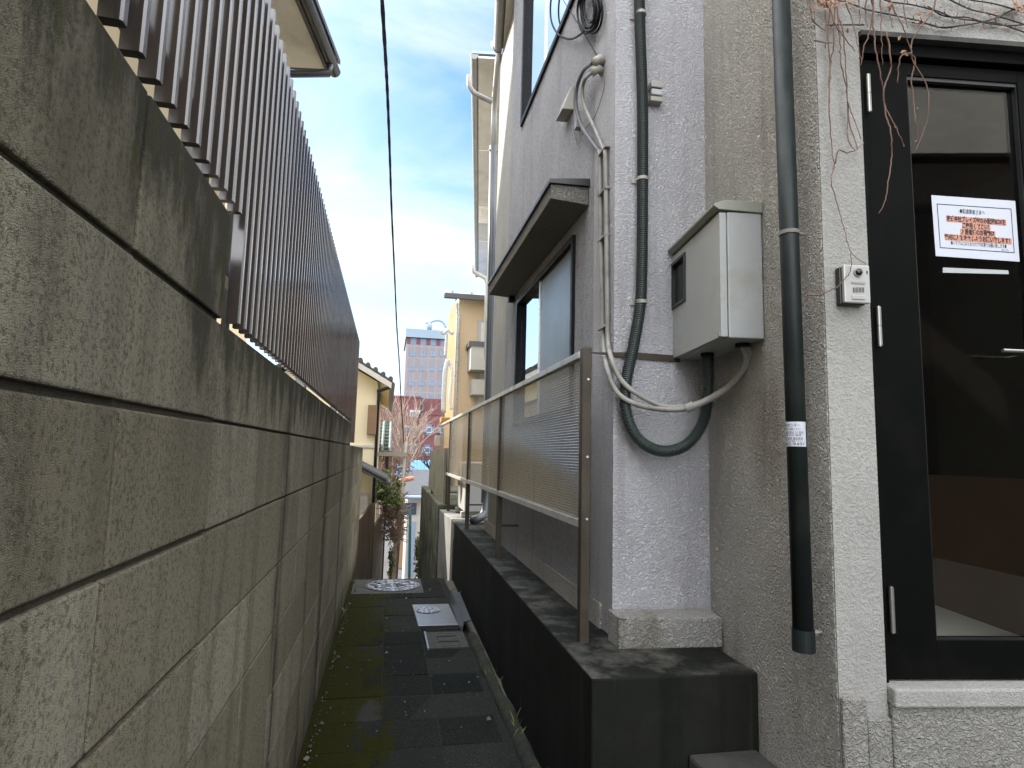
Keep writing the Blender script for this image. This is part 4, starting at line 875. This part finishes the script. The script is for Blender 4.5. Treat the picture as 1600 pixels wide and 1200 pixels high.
# dark timber and stucco house behind the viewer (seen reflected in the door)
hb = thing('boarded_house', (4, -4.5, 0), 'dark boarded house with pale stucco upper storey reflected in the door glass', 'house')
MB().box((3.8, -6, 0), (9.5, -3.6, 4.9)).build('lower_wall', 'timber', hb); MB().box((3.7, -6, 4.9), (9.6, -3.5, 7.2)).build('upper_wall', 'stucco4', hb); MB().box((3.4, -6.3, 7.2), (9.9, -3.2, 7.4)).build('roof', 'tile', hb)

# ------------------------------------------------------------------ far things, left side going down
def far_box(m, px0, py0, px1, py1, y, depth): a = atY(px0, py0, y); b = atY(px1, py1, y); return m.box((a.x, y, a.z), (b.x, y + depth, b.z))
Y2 = 11.
h2 = thing('yellow_house', (-1.6, 13, -2), 'pale yellow gabled house at the far left with brown shutter box', 'house')
wr = atY(590, 600, Y2).x; ztop = atY(590, 600, Y2).z
er = atY(612, 598, Y2 - .35); ml = (atY(560, 566, Y2 - .35).z - er.z) / (er.x - atY(560, 566, Y2 - .35).x)
ridge_x = -1.1
def zr(x): return er.z + (er.x - x) * ml
gw = MB(); gw.prism([(-2.0, Y2, -3), (wr, Y2, -3), (wr, Y2, zr(wr) - .10), (ridge_x, Y2, zr(ridge_x) - .1), (-2.0, Y2, zr(wr) - .10)], (0, 6, 0)); gw.build('wall', 'paleyellow', h2)
ro = MB()
ro.prism([(er.x, Y2 - .35, er.z), (er.x, Y2 - .35, er.z + .05), (ridge_x, Y2 - .35, zr(ridge_x) + .05), (ridge_x, Y2 - .35, zr(ridge_x))], (0, 6.7, 0)); ro.prism([(ridge_x - .001, Y2 - .35, zr(ridge_x)), (ridge_x - .001, Y2 - .35, zr(ridge_x) + .05), (-2.25, Y2 - .35, er.z), (-2.25, Y2 - .35, er.z - .05)], (0, 6.7, 0))
rfo = ro.build('roof', 'tile', h2)
tl_ = MB()
for k in range(9):
    x = er.x - .02 - k * .13; tl_.tube([(x, Y2 - .38, zr(x) + .06), (x, Y2 + 6.3, zr(x) + .06)], .04, 8)
tl_.build('tile_rolls', 'tile', rfo)
bf = MB(); bf.prism([(er.x, Y2 - .365, er.z - .10), (er.x, Y2 - .365, er.z), (ridge_x, Y2 - .365, zr(ridge_x)), (ridge_x, Y2 - .365, zr(ridge_x) - .10)], (0, .03, 0)); bf.build('bargeboard', 'soffitw', rfo)
sf = MB(); sf.prism([(er.x - .02, Y2 - .335, er.z - .04), (er.x - .02, Y2 - .335, er.z - .004), (ridge_x, Y2 - .335, zr(ridge_x) - .004), (ridge_x, Y2 - .335, zr(ridge_x) - .04)], (0, 6.6, 0)); sf.build('soffit', 'paleyellow', rfo)
MB().tube([(er.x + .01, Y2 - .34, er.z - .03), (er.x + .01, Y2 + 6.3, er.z - .03)], .05, 10).build('gutter', 'pipedark', rfo)
MB().tube(pix([(611, 603), (608, 606), (590, 611)], Y2 - .1) + [Vector((wr + .03, Y2 - .02, atY(590, 614, Y2).z)), Vector((wr + .03, Y2 - .02, -1))], .03, 10).build('drainpipe', 'pipedark', h2, smooth=True)
far_box(MB(), 573, 679, 589.5, 633, Y2 - .13, .128).build('shutter_box', 'brownwood', h2, bevel=.01)
lg = MB(); a = atY(590, 698, Y2); lg.box((-1.99, Y2 - .03, a.z - .02), (wr + .02, Y2 - .001, a.z + .02)); lg.build('ledge_strip', 'soffitw', h2)
# tiled canopy
ca, cb_ = atY(567, 729, 9.9), atY(605, 755, 9.6)
cn = thing('tiled_canopy', (ca.x, 9.8, .4), 'small dark tiled canopy roof against the yellow house', 'canopy')
c_ = MB(); za, zb_ = ca.z, cb_.z
c_.prism([(ca.x - .5, 9.5, za + .22), (cb_.x, 9.5, zb_ + .04), (cb_.x, 9.5, zb_), (ca.x - .5, 9.5, za + .14)], (0, 1.5, 0)); c_.build('roof', 'tile', cn)
c2 = MB()
for k in range(12): c2.tube([(ca.x - .5, 9.52 + k * .125, za + .26), (cb_.x - .01, 9.52 + k * .125, zb_ + .055)], .038, 8)
c2.build('tile_rolls', 'tile', cn); MB().tube([(cb_.x + .02, 9.45, zb_), (cb_.x + .02, 11, zb_)], .03, 8).build('gutter', 'gutter', cn)
# porch wall below canopy
pw = MB(); pw.box((-1.5, 10.2, -3), (wr - .05, 10.9, atY(575, 775, 10.2).z)); tag(pw.build('porch_wall', 'soffitw'), 'pale low porch wall below the dark tiled canopy', 'wall')
# stepped brown fence along the steps
def bfence(pts, y0, y1, label):
    a, b = pts; p0 = atY(a[0], a[1], y0); p1 = atY(b[0], b[1], y1)
    f = MB(); f.add([(p0.x, y0, -4), (p1.x, y1, -4), (p1.x - .04, y1, -4), (p0.x - .04, y0, -4), (p0.x, y0, p0.z), (p1.x, y1, p1.z), (p1.x - .04, y1, p1.z), (p0.x - .04, y0, p0.z)], [(0, 1, 5, 4), (1, 2, 6, 5), (2, 3, 7, 6), (3, 0, 4, 7), (4, 5, 6, 7)])
    tag(f.build('sheet_fence', 'brownfence'), label, 'fence', 'brown fences beside the far steps')
bfence(((558, 816), (587, 783)), 8.1, 11.2, 'first brown sheet fence panel beyond the end of the block wall'); bfence(((584, 823), (601, 800)), 11.3, 15., 'lower brown sheet fence panel furthest down the steps')

# green tiled roof house
gh = thing('green_roof_house', (-.4, 18, -3), 'house with pale green tiled roof behind the yellow house', 'house')
g0, g1 = atY(578, 660, 19), atY(612, 708, 16.5)
xg0, xg1 = -3.5, g1.x
rr_ = MB(); rr_.prism([(xg0, 19, g0.z), (xg0, 16.5, g1.z), (xg0, 16.5, g1.z - .06), (xg0, 19, g0.z - .06)], (xg1 - xg0, 0, 0)); rt = rr_.build('roof', 'greentile', gh)
t_ = MB()
for k in range(9):
    x = xg1 - .05 - k * .2; t_.tube([(x, 19, g0.z + .02), (x, 16.45, g1.z + .02)], .045, 8)
for k in range(10): q = k / 9; t_.box((xg1 - 2, 16.48 + 2.5 * q - .015, g1.z + (g0.z - g1.z) * q + .005), (xg1, 16.48 + 2.5 * q + .03, g1.z + (g0.z - g1.z) * q + .05))
t_.build('tile_rolls', 'greentile', rt)
MB().box((xg0, 16.9, -4), (xg1 - .25, 19, g1.z - .02)).build('wall', 'soffitw', gh); MB().box((xg0, 16.42, g1.z - .10), (xg1 + .02, 16.48, g1.z - .01)).build('fascia', 'gutter', gh)
pp = MB(); a = atY(605, 716, 16.6); pp.box((a.x - .05, 16.55, -4), (a.x + .04, 16.65, g1.z - .05)); pp.build('post', 'hood', gh)
far_box(MB(), 609, 830, 613, 714, 16.2, .1).build('downpipe', 'pipewhite', gh)

# utility pole and overhead cable
up = thing('utility_pole', atY(617, 885, 15), 'slim white utility pole leaning over the lower lane', 'pole')
pb_, pt_ = atY(616, 930, 15), atY(634, 690, 15); MB().tube([pb_, pt_], [.05, .036], 16).build('shaft', 'white', up, smooth=True)
c_ = MB(); a, b = atY(588, 709, 15), atY(636, 711, 15); c_.box((a.x, 14.9, a.z - .05), (b.x, 15.0, a.z + .05)); c_.build('crossarm', 'greywhite', up)
tp = MB(); 
cabl = [atY(594, -60, 2.6), atY(597, 0, 3.0), atY(603, 100, 3.8), atY(606, 160, 4.4), atY(609, 240, 5.3), atY(612, 330, 6.6), atY(617, 440, 8.6), atY(620, 510, 10.2), atY(624, 570, 12), atY(627, 630, 13.6), atY(631, 692, 15)]
cp = smoothpath(cabl, 10); random.seed(2)
tag(MB().tube(cp, [.011 + .0012 * math.sin(i * 1.7) for i in range(len(cp))], 8).build('overhead_cable', 'black', smooth=True), 'twisted black overhead cable sagging across the sky to the white pole', 'cable')

# trees and shrubs
def bare_tree(root, base, h, spread, mat_t, mat_b, seed, levels=4, n0=9, lean=(0, 0), twist=.5, r0=.11):
    random.seed(seed); tk = MB(); brn = MB(); base = Vector(base)
    top = base + Vector((lean[0], lean[1], h * .5)); tk.tube([base, base.lerp(top, .5) + Vector((.03, 0, 0)), top], [r0, r0 * .85, r0 * .7], 10)
    def grow(p, d, l, r, lv):
        pts_ = [p]; q = p; dd = d.copy(); nn = 4
        for k in range(nn):
            dd = (dd + Vector((random.gauss(0, .12), random.gauss(0, .12), random.gauss(.05, .08))) * twist).normalized(); q = q + dd * l / nn; pts_.append(q)
        brn.tube(pts_, [r * (1 - .6 * k / nn) for k in range(nn + 1)], 5 if lv > 1 else 6, caps=False)
        if lv < levels:
            for j in range(random.choice((3, 4, 4, 5)) if lv < 3 else 4):
                bp = pts_[random.randint(1, nn)]; ax = Vector((random.gauss(0, 1), random.gauss(0, 1), random.gauss(.3, .6))).normalized()
                grow(bp, (dd * 1.15 + ax * spread).normalized(), l * random.uniform(.5, .75), r * .55, lv + 1)
    for k in range(n0):
        a = 2 * math.pi * k / n0 + random.uniform(-.3, .3); st_ = base.lerp(top, random.uniform(.5, 1.))
        grow(st_, Vector((math.cos(a) * .55, math.sin(a) * .55, 1.)).normalized(), h * .25, r0 * .42, 1)
    tk.build('trunk', mat_t, root, smooth=True); brn.build('branches', mat_b, root)
tb = atY(628, 800, 26); zt_ = atY(628, 590, 26).z
bt_ = thing('bare_tree', tb, 'large pale leafless tree in front of the red brick building', 'tree')
bare_tree(bt_, tb, (zt_ - tb.z) * 1.0, .55, 'barepale', 'barepale', 4, 4, 10, r0=.11)
q = atY(676, 800, 17); pt2 = thing('pruned_tree', q, 'gnarled pruned dark tree before the blue roof', 'tree')
bare_tree(pt2, q, 2.4, .8, 'baredark', 'baredark', 12, 3, 4, lean=(.1, 0), twist=1.6, r0=.09)
def shrub(name, px0, py0, px1, py1, y, depth, n, mat_l, label, cat, seed, ls=.05):
    random.seed(seed); a, b = atY(px0, py0, y), atY(px1, py1, y); cx, cz = (a.x + b.x) / 2, (a.z + b.z) / 2; rx, rz = abs(b.x - a.x) / 2, abs(a.z - b.z) / 2
    t = thing(name, (cx, y, cz - rz), label, cat); m = MB(); cl = [(random.uniform(-.7, .7), random.uniform(-.7, .7), random.uniform(-.7, .7)) for _ in range(14)]
    for k in range(n):
        c = random.choice(cl); p = Vector((cx + rx * (c[0] + random.gauss(0, .2)), y + depth * (c[1] + random.gauss(0, .2)), cz + rz * (c[2] + random.gauss(0, .2))))
        u = Vector((random.gauss(0, 1), random.gauss(0, 1), random.gauss(0, 1))).normalized(); w = u.orthogonal().normalized(); s = ls * random.uniform(.6, 1.4)
        m.add([p - u * s, p + w * s * .45, p + u * s, p - w * s * .45], [(0, 1, 2, 3)], tone=random.random() ** 1.5)
    m.build('crown', mat_l, t); s = MB()
    for k in range(9): c = cl[k]; s.tube([(cx, y, cz - rz * 1.2), (cx + rx * c[0] * .5, y + depth * c[1] * .5, cz - rz * .2), (cx + rx * c[0], y + depth * c[1], cz + rz * c[2])], [.03, .02, .008], 6)
    s.build('stems', 'baredark', t)
    return t
shrub('green_shrub', 581, 735, 626, 793, 13.2, .45, 1500, 'leaf', 'leafy green shrub beside the tiled canopy and the white pole', 'shrub', 31, .045)
def thicket(name, px0, py0, px1, py1, y, depth, n, label, seed):
    random.seed(seed); a, b = atY(px0, py0, y), atY(px1, py1, y); m = MB(); m2 = MB(); t = thing(name, ((a.x + b.x) / 2, y, min(a.z, b.z)), label, 'shrub')
    for k in range(n):
        x = random.uniform(a.x, b.x); z = random.uniform(b.z, a.z); yy_ = y + random.uniform(-depth, depth); p = Vector((x, yy_, z)); d_ = Vector((random.gauss(0, 1), random.gauss(0, .6), random.gauss(.2, .8))).normalized() * random.uniform(.12, .35)
        m.tube([p, p + d_ * .5 + Vector((random.gauss(0, .03), 0, random.gauss(0, .03))), p + d_], [.012, .009, .004], 4, caps=False, tone=random.random())
    m.build('twigs', 'bramble', t); return t
thicket('dry_bramble', 602, 775, 628, 845, 13.8, .3, 420, 'tangle of dry brown bramble under the green shrub', 41)
thicket('vine_thicket', 593, 705, 640, 745, 17.5, .4, 300, 'pale tangled bare twigs below the bare tree', 42)
# brick pier, plants at the foot, teal pole
q = atY(613, 910, 14.6); bp = thing('brick_pier', (q.x, 14.6, -3.6), 'small sunlit brick gate pier at the bottom of the steps', 'pier')
far_box(MB(), 611, 930, 621, 840, 14.6, .25).build('pier', 'brick', bp); far_box(MB(), 610, 840, 622, 834, 14.57, .31).build('cap', 'terra', bp)
a, b = atY(639, 940, 16), atY(641, 800, 16); tag(MB().tube([a, b], .035, 10).build('signal_post', 'teal'), 'thin teal painted post at the bottom of the lane', 'post')
shrub('wall_plant', 606, 858, 616, 902, 14.2, .2, 260, 'leaf', 'small green plant at the foot of the brick pier', 'plant', 33, .04)
q = atY(658, 880, 13.5); shrub('dark_bush', 648, 835, 668, 905, 14.5, .35, 700, 'leaf', 'dark low bush below the mossy wall', 'shrub', 34, .05)

# blue roofed shed, small white house with dark window
bs = thing('blue_roof_shed', atY(645, 760, 27), 'low building with bright blue metal roof beyond the lane', 'shed')
a, b = atY(617, 745, 26), atY(690, 722, 28); c_ = MB(); c_.prism([(a.x, 26, a.z), (b.x, 26, a.z), (b.x, 28.5, b.z), (a.x + .25, 28.5, b.z)], (0, 0, .05)); c_.build('roof', 'blueroof', bs)
c_ = MB(); c_.box((a.x + .1, 26.3, -4.5), (b.x, 28.3, a.z - .02)); c_.build('wall', 'brownwood', bs)
rb_ = MB()
for k in range(12): x = a.x + .1 + k * .16; rb_.add([(x, 26, a.z + .052), (x + .03, 26, a.z + .052), (x + .03, 28.4, b.z + .045), (x, 28.4, b.z + .045), (x, 26, a.z + .08), (x + .03, 26, a.z + .08), (x + .03, 28.4, b.z + .075), (x, 28.4, b.z + .075)], [(0, 1, 5, 4), (4, 5, 6, 7), (1, 2, 6, 5), (3, 0, 4, 7)])
rb_.build('roof_ribs', 'blueroof', bs)
wh = thing('white_cottage', atY(648, 900, 21), 'small white house with dark window seen down the lane', 'house')
a, b = atY(629, 960, 21), atY(672, 776, 21); MB().box((a.x, 21, -4.3), (b.x, 23.5, b.z)).build('wall', 'white', wh)
c_ = MB(); a2_ = atY(629, 776, 20.8); c_.prism([(a.x - .1, 20.7, b.z), (b.x + .3, 20.7, b.z), (b.x + .3, 23.7, b.z + .75), (a.x - .1, 23.7, b.z + .75)], (0, 0, .07)); c_.build('roof', 'tile', wh)
MB().tube([(a.x - .1, 20.66, b.z), (b.x + .3, 20.66, b.z)], .06, 8).build('gutter', 'bluewhite', wh)
far_box(MB(), 630, 804, 651, 786, 20.95, .045).build('window', 'winblue', wh); far_box(MB(), 641, 803, 642, 787, 20.93, .018).build('mullion', 'whiteframe', wh)
dr_ = far_box(MB(), 636, 900, 650, 815, 20.96, .03).build('door', 'bluewhite', wh)
a, b = atY(622, 752, 20), atY(646, 747, 20); rg_ = MB(); rg_.tube([(a.x, 20, a.z), (b.x, 20, b.z)], .07, 8); tag(rg_.build('ridge_tiles', 'terra'), 'orange terracotta ridge crossing below the blue roof', 'roof ridge')

# ------------------------------------------------------------------ far right: second screen, air conditioner, apricot house
a, b = atY(695, 700, 8.35), atY(673, 704, 10.6); a0_, b0_ = atY(692, 792, 8.35), atY(669, 758, 10.6)
sc = thing('grey_screen_fence', (a.x, 9.4, .5), 'weathered grey green panel screen past the end of the railing', 'fence')
for k in range(3):
    p0, p1 = a.lerp(b, k / 3 + .01), a.lerp(b, (k + 1) / 3 - .01); q0_, q1_ = a0_.lerp(b0_, k / 3 + .01), a0_.lerp(b0_, (k + 1) / 3 - .01)
    m_ = MB(); m_.add([q0_, q1_, p1, p0, q0_ + Vector((.03, .01, 0)), q1_ + Vector((.03, .01, 0)), p1 + Vector((.03, .01, 0)), p0 + Vector((.03, .01, 0))], [(0, 1, 2, 3), (4, 7, 6, 5), (0, 3, 7, 4), (1, 5, 6, 2), (3, 2, 6, 7), (0, 4, 5, 1)]); m_.build('panel', 'greypanel', sc)
for k in (0, 1): 
    q = a0_.lerp(b0_, k); p = a.lerp(b, k); MB().box((p.x + .03, p.y - .02, .5), (p.x + .07, p.y + .02, p.z)).build('post', 'post', sc)
ac = thing('air_conditioner', (1.0, 7.5, .56), 'white air conditioner outdoor unit standing behind the railing', 'air conditioner')
x0, x1, y0, y1 = .90, 1.20, 7.15, 7.95
MB().box((x0, y0, .63), (x1, y1, 1.20)).build('casing', 'white', ac, bevel=.015)
gr_ = MB()
for k in range(9): gr_.tube([(x0 - .004, 7.62 + .028 * k * math.cos(2 * math.pi * j / 24), .92 + .028 * k * math.sin(2 * math.pi * j / 24)) for j in range(25)], .003, 5, caps=False)
gr_.build('fan_grille', 'greywhite', ac)
f_ = MB(); f_.box((x0 - .03, y0 + .06, .565), (x1 + .03, y0 + .16, .63)); f_.box((x0 - .03, y1 - .16, .565), (x1 + .03, y1 - .06, .63)); f_.build('foot', 'greywhite', ac, bevel=.01)

YB = 14.
ah = thing('apricot_house', (2.2, 15, -3), 'apricot rendered house with pale metal roof and dark gutter at the far right', 'house')
xl = atY(712, 560, YB).x; ztp = atY(720, 462, YB).z
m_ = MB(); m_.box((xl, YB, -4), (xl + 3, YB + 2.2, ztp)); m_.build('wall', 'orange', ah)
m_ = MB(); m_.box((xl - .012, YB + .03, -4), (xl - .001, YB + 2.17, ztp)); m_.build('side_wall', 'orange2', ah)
a = atY(697, 460, YB - .3); rz0 = a.z; m_ = MB(); m_.prism([(a.x, YB - .3, rz0), (a.x + 3.6, YB - .3, rz0), (a.x + 3.6, YB + 2.6, rz0 + .75), (a.x + .15, YB + 2.6, rz0 + .75)], (0, 0, .05)); rf_ = m_.build('roof', 'bluewhite', ah)
m_ = MB()
for k in range(8): x = a.x + .12 + .44 * k; m_.add([(x, YB - .3, rz0 + .05), (x + .05, YB - .3, rz0 + .05), (x + .05, YB + 2.5, rz0 + .775), (x, YB + 2.5, rz0 + .775), (x, YB - .3, rz0 + .1), (x + .05, YB - .3, rz0 + .1), (x + .05, YB + 2.5, rz0 + .82), (x, YB + 2.5, rz0 + .82)], [(0, 1, 5, 4), (4, 5, 6, 7), (1, 2, 6, 5), (3, 0, 4, 7)])
m_.build('roof_seam', 'bluewhite', rf_)
MB().box((a.x - .05, YB - .38, rz0 - .10), (a.x + 3.6, YB - .301, rz0 + .03)).build('gutter', 'gutter', rf_, bevel=.02)
dp_ = MB(); pp_ = atY(713, 480, YB); dp_.tube([(pp_.x, YB - .33, rz0 - .08), (pp_.x, YB - .28, rz0 - .2), (pp_.x + .05, YB - .06, rz0 - .45), (pp_.x + .05, YB - .06, -3)], .045, 10); dp_.build('drainpipe', 'winsilver', ah, smooth=True)
bl = far_box(MB(), 735, 577, 775, 540, YB - .6, .598).build('balcony', 'greywhite', ah); far_box(MB(), 733, 540, 775, 535, YB - .63, .64).build('cap', 'gutter', bl)
bl2 = far_box(MB(), 738, 616, 775, 594, YB - .5, .498).build('balcony', 'greywhite', ah)
for (u0, v0, u1, v1) in ((746, 537, 770, 502), (744, 596, 770, 578), (742, 640, 770, 617)):
    w_ = far_box(MB(), u0, v0, u1, v1, YB - .03, .028).build('window', 'whiteframe', ah); far_box(MB(), u0 + 5, v0 - 1.5, u1, v1 + 3, YB - .04, .008).build('pane', 'soffitw', w_)
# cream awning with scrolled bracket on the alley side
aw = thing('cream_awning', atY(704, 640, YB), 'cream cloth awning tube and orange canopy hung on the apricot house', 'awning')
MB().tube(smoothpath(pix([(700, 562), (696, 580), (694, 610), (693, 645)], YB - .3), 6), .055, 10).build('cloth_roll', 'white', aw, smooth=True)
MB().tube(smoothpath(pix([(700, 562), (704, 568), (706, 590), (703, 620), (706, 640)], YB - .3), 6), .035, 8).build('arm', 'soffitw', aw, smooth=True)
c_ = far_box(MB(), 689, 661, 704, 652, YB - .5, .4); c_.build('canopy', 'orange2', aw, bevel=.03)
MB().tube(smoothpath(pix([(689, 517), (692, 521), (697, 518), (700, 516), (706, 522), (708, 518)], YB - .2), 6), .03, 8).build('scroll', 'white', aw, smooth=True)
MB().tube(pix([(698, 522), (696, 555)], YB - .2), .035, 8).build('drop', 'white', aw)
sg = far_box(MB(), 679, 697, 694, 681, 15, .06); tag(sg.build('white_board', 'greywhite', bevel=.01), 'blank white board standing behind the grey screen', 'board')

# ------------------------------------------------------------------ red brick building and tower in the distance
YR = 48.
rb = thing('red_brick_building', (3, 52, -4.6), 'long red brick building with white framed windows in the distance', 'building')
a, b = atY(560, 760, YR), atY(657, 622, YR); m_ = MB(); m_.box((a.x - 6, YR, -4.6), (b.x, YR + 8, b.z))
c, d = atY(657, 760, YR), atY(720, 624, YR); m_.box((c.x + .001, YR + .5, -4.6), (d.x + 6, YR + 8, d.z)); m_.build('wall', 'redbrick', rb)
c, d = atY(652, 760, YR - 1.2), atY(720, 650, YR - 1.2); m_ = MB(); m_.box((c.x, YR - 1.2, -4.6), (d.x + 6, YR - .001, d.z)); m_.build('bay', 'redbrick', rb)
m_ = MB(); m_.box((c.x - .05, YR - 1.25, d.z), (d.x + 6, YR - .05, d.z + .12)); m_.box((a.x - 6, YR - .05, b.z), (b.x + .05, YR + 8, b.z + .12)); m_.build('coping', 'redbrick', rb)
MB().tube([atY(660, 622, YR + .3), atY(660, 650, YR + .3)], .09, 8).build('drainpipe', 'gutter', rb)
for (u0, v0, u1, v1) in ((640, 651, 656, 641), (632, 678, 652, 665), (632, 709, 651, 693)):
    w_ = far_box(MB(), u0, v0, u1, v1, YR - .1 if u1 < 653 else YR - .06, .12).build('window', 'whiteframe', rb); far_box(MB(), u0 + 1.4, v0 - 1.2, (u0 + u1) / 2 + 3, v1 + 3.2, YR - .16, .05).build('pane', 'towerglass' if v0 < 660 else 'winblue', w_); far_box(MB(), (u0 + u1) / 2 + 4, v0 - 1.2, u1 - 1.2, v1 + 3.2, YR - .16, .05).build('pane', 'winblue', w_)
for (cx, cy) in ((670, 671), (667.5, 703), (692, 672)):
    w_ = MB(); yb = YR - 1.32; far_box(w_, cx - 9, cy + 4.5, cx + 9, cy - 4, yb, .1); far_box(w_, cx - 4.5, cy + 9, cx + 4.5, cy + 4.6, yb, .1); far_box(w_, cx - 4.5, cy - 4.1, cx + 4.5, cy - 8, yb, .1); w_ = w_.build('window', 'towerglass', rb)
    f_ = MB(); 
    for (u0, v0, u1, v1) in ((cx - 4.6, cy + 5, cx - 3.6, cy - 4), (cx + 3.6, cy + 5, cx + 4.6, cy - 4), (cx - 3.5, cy + 5, cx + 3.5, cy + 4), (cx - 3.5, cy - 3, cx + 3.5, cy - 4)): far_box(f_, u0, v0, u1, v1, yb - .06, .05)
    f_.build('frame', 'whiteframe', w_); far_box(MB(), cx - 2.6, cy + 3, cx + 2.6, cy - 2, yb - .04, .03).build('pane', 'winblue', w_)
YT = 85.
tw_ = thing('mauve_tower', (4, 90, -4.6), 'tall mauve tiled tower with rows of square windows in the distance', 'tower')
a, b = atY(633, 640, YT), atY(633, 537, YT); c = atY(760, 537, YT)
xt0 = atY(634, 560, YT).x; MB().box((xt0, YT, -4.6), (c.x, YT + 12, b.z)).build('wall', 'towertile', tw_)
z527 = atY(640, 527, YT).z; z513 = atY(640, 514, YT).z; z537 = atY(640, 537, YT).z
MB().box((xt0 + .05, YT + .15, z537 + .001), (c.x, YT + 12, z527)).build('window_band', 'towerglass', tw_)
for k in range(6):
    x0_ = atY(635.5 + k * 15.6, 532, YT).x; x1_ = atY(641.2 + k * 15.6, 532, YT).x; MB().box((x0_, YT - .02, z537 + .002), (x1_, YT + .149, z527)).build('red_pier', 'redbrick', tw_)
MB().box((xt0 - .15, YT - .3, z527 + .001), (c.x, YT + 12, z513)).build('parapet', 'towerband', tw_)
m_ = MB(); ap_ = [atY(671, 515, YT + 2), atY(671, 505, YT + 2)]; m_.tube(ap_, .35, 8); m_.tube(smoothpath([atY(671.5, 505, YT + 2), atY(676, 502, YT + 2), atY(683, 500.5, YT + 2), atY(690, 502, YT + 2), atY(694, 506, YT + 2), atY(697, 512, YT + 2)], 5), .16, 8); m_.tube([atY(665, 504.5, YT + 2), atY(673, 504.5, YT + 2)], .16, 8); m_.build('roof_arch', 'towerband', tw_, smooth=True)
wm = []
for r, cy in enumerate((553, 575.8, 598.7, 621.5)):
    for k, cx in enumerate((644.8, 660.6, 676.2, 691.6, 707)):
        cx -= r * .9; q = atY(cx, cy, YT); s = .40
        w_ = MB(); w_.box((q.x - s, YT - .02, q.z - s), (q.x + s, YT - .004, q.z + s)); w_ = w_.build('window', 'towerglass', tw_)
        p_ = MB(); yq = YT - .05; p_.box((q.x - .36, yq, q.z - .28), (q.x - .05, YT - .021, q.z + .02)); p_.box((q.x + .05, yq, q.z - .28), (q.x + .36, YT - .021, q.z + .02)); p_.box((q.x - .36, yq, q.z + .10), (q.x - .14, YT - .021, q.z + .34)); p_.box((q.x + .14, yq, q.z + .10), (q.x + .36, YT - .021, q.z + .34)); p_.box((q.x - .10, yq, q.z - .38), (q.x + .04, YT - .021, q.z - .29)); p_.build('pane', 'winblue', w_)
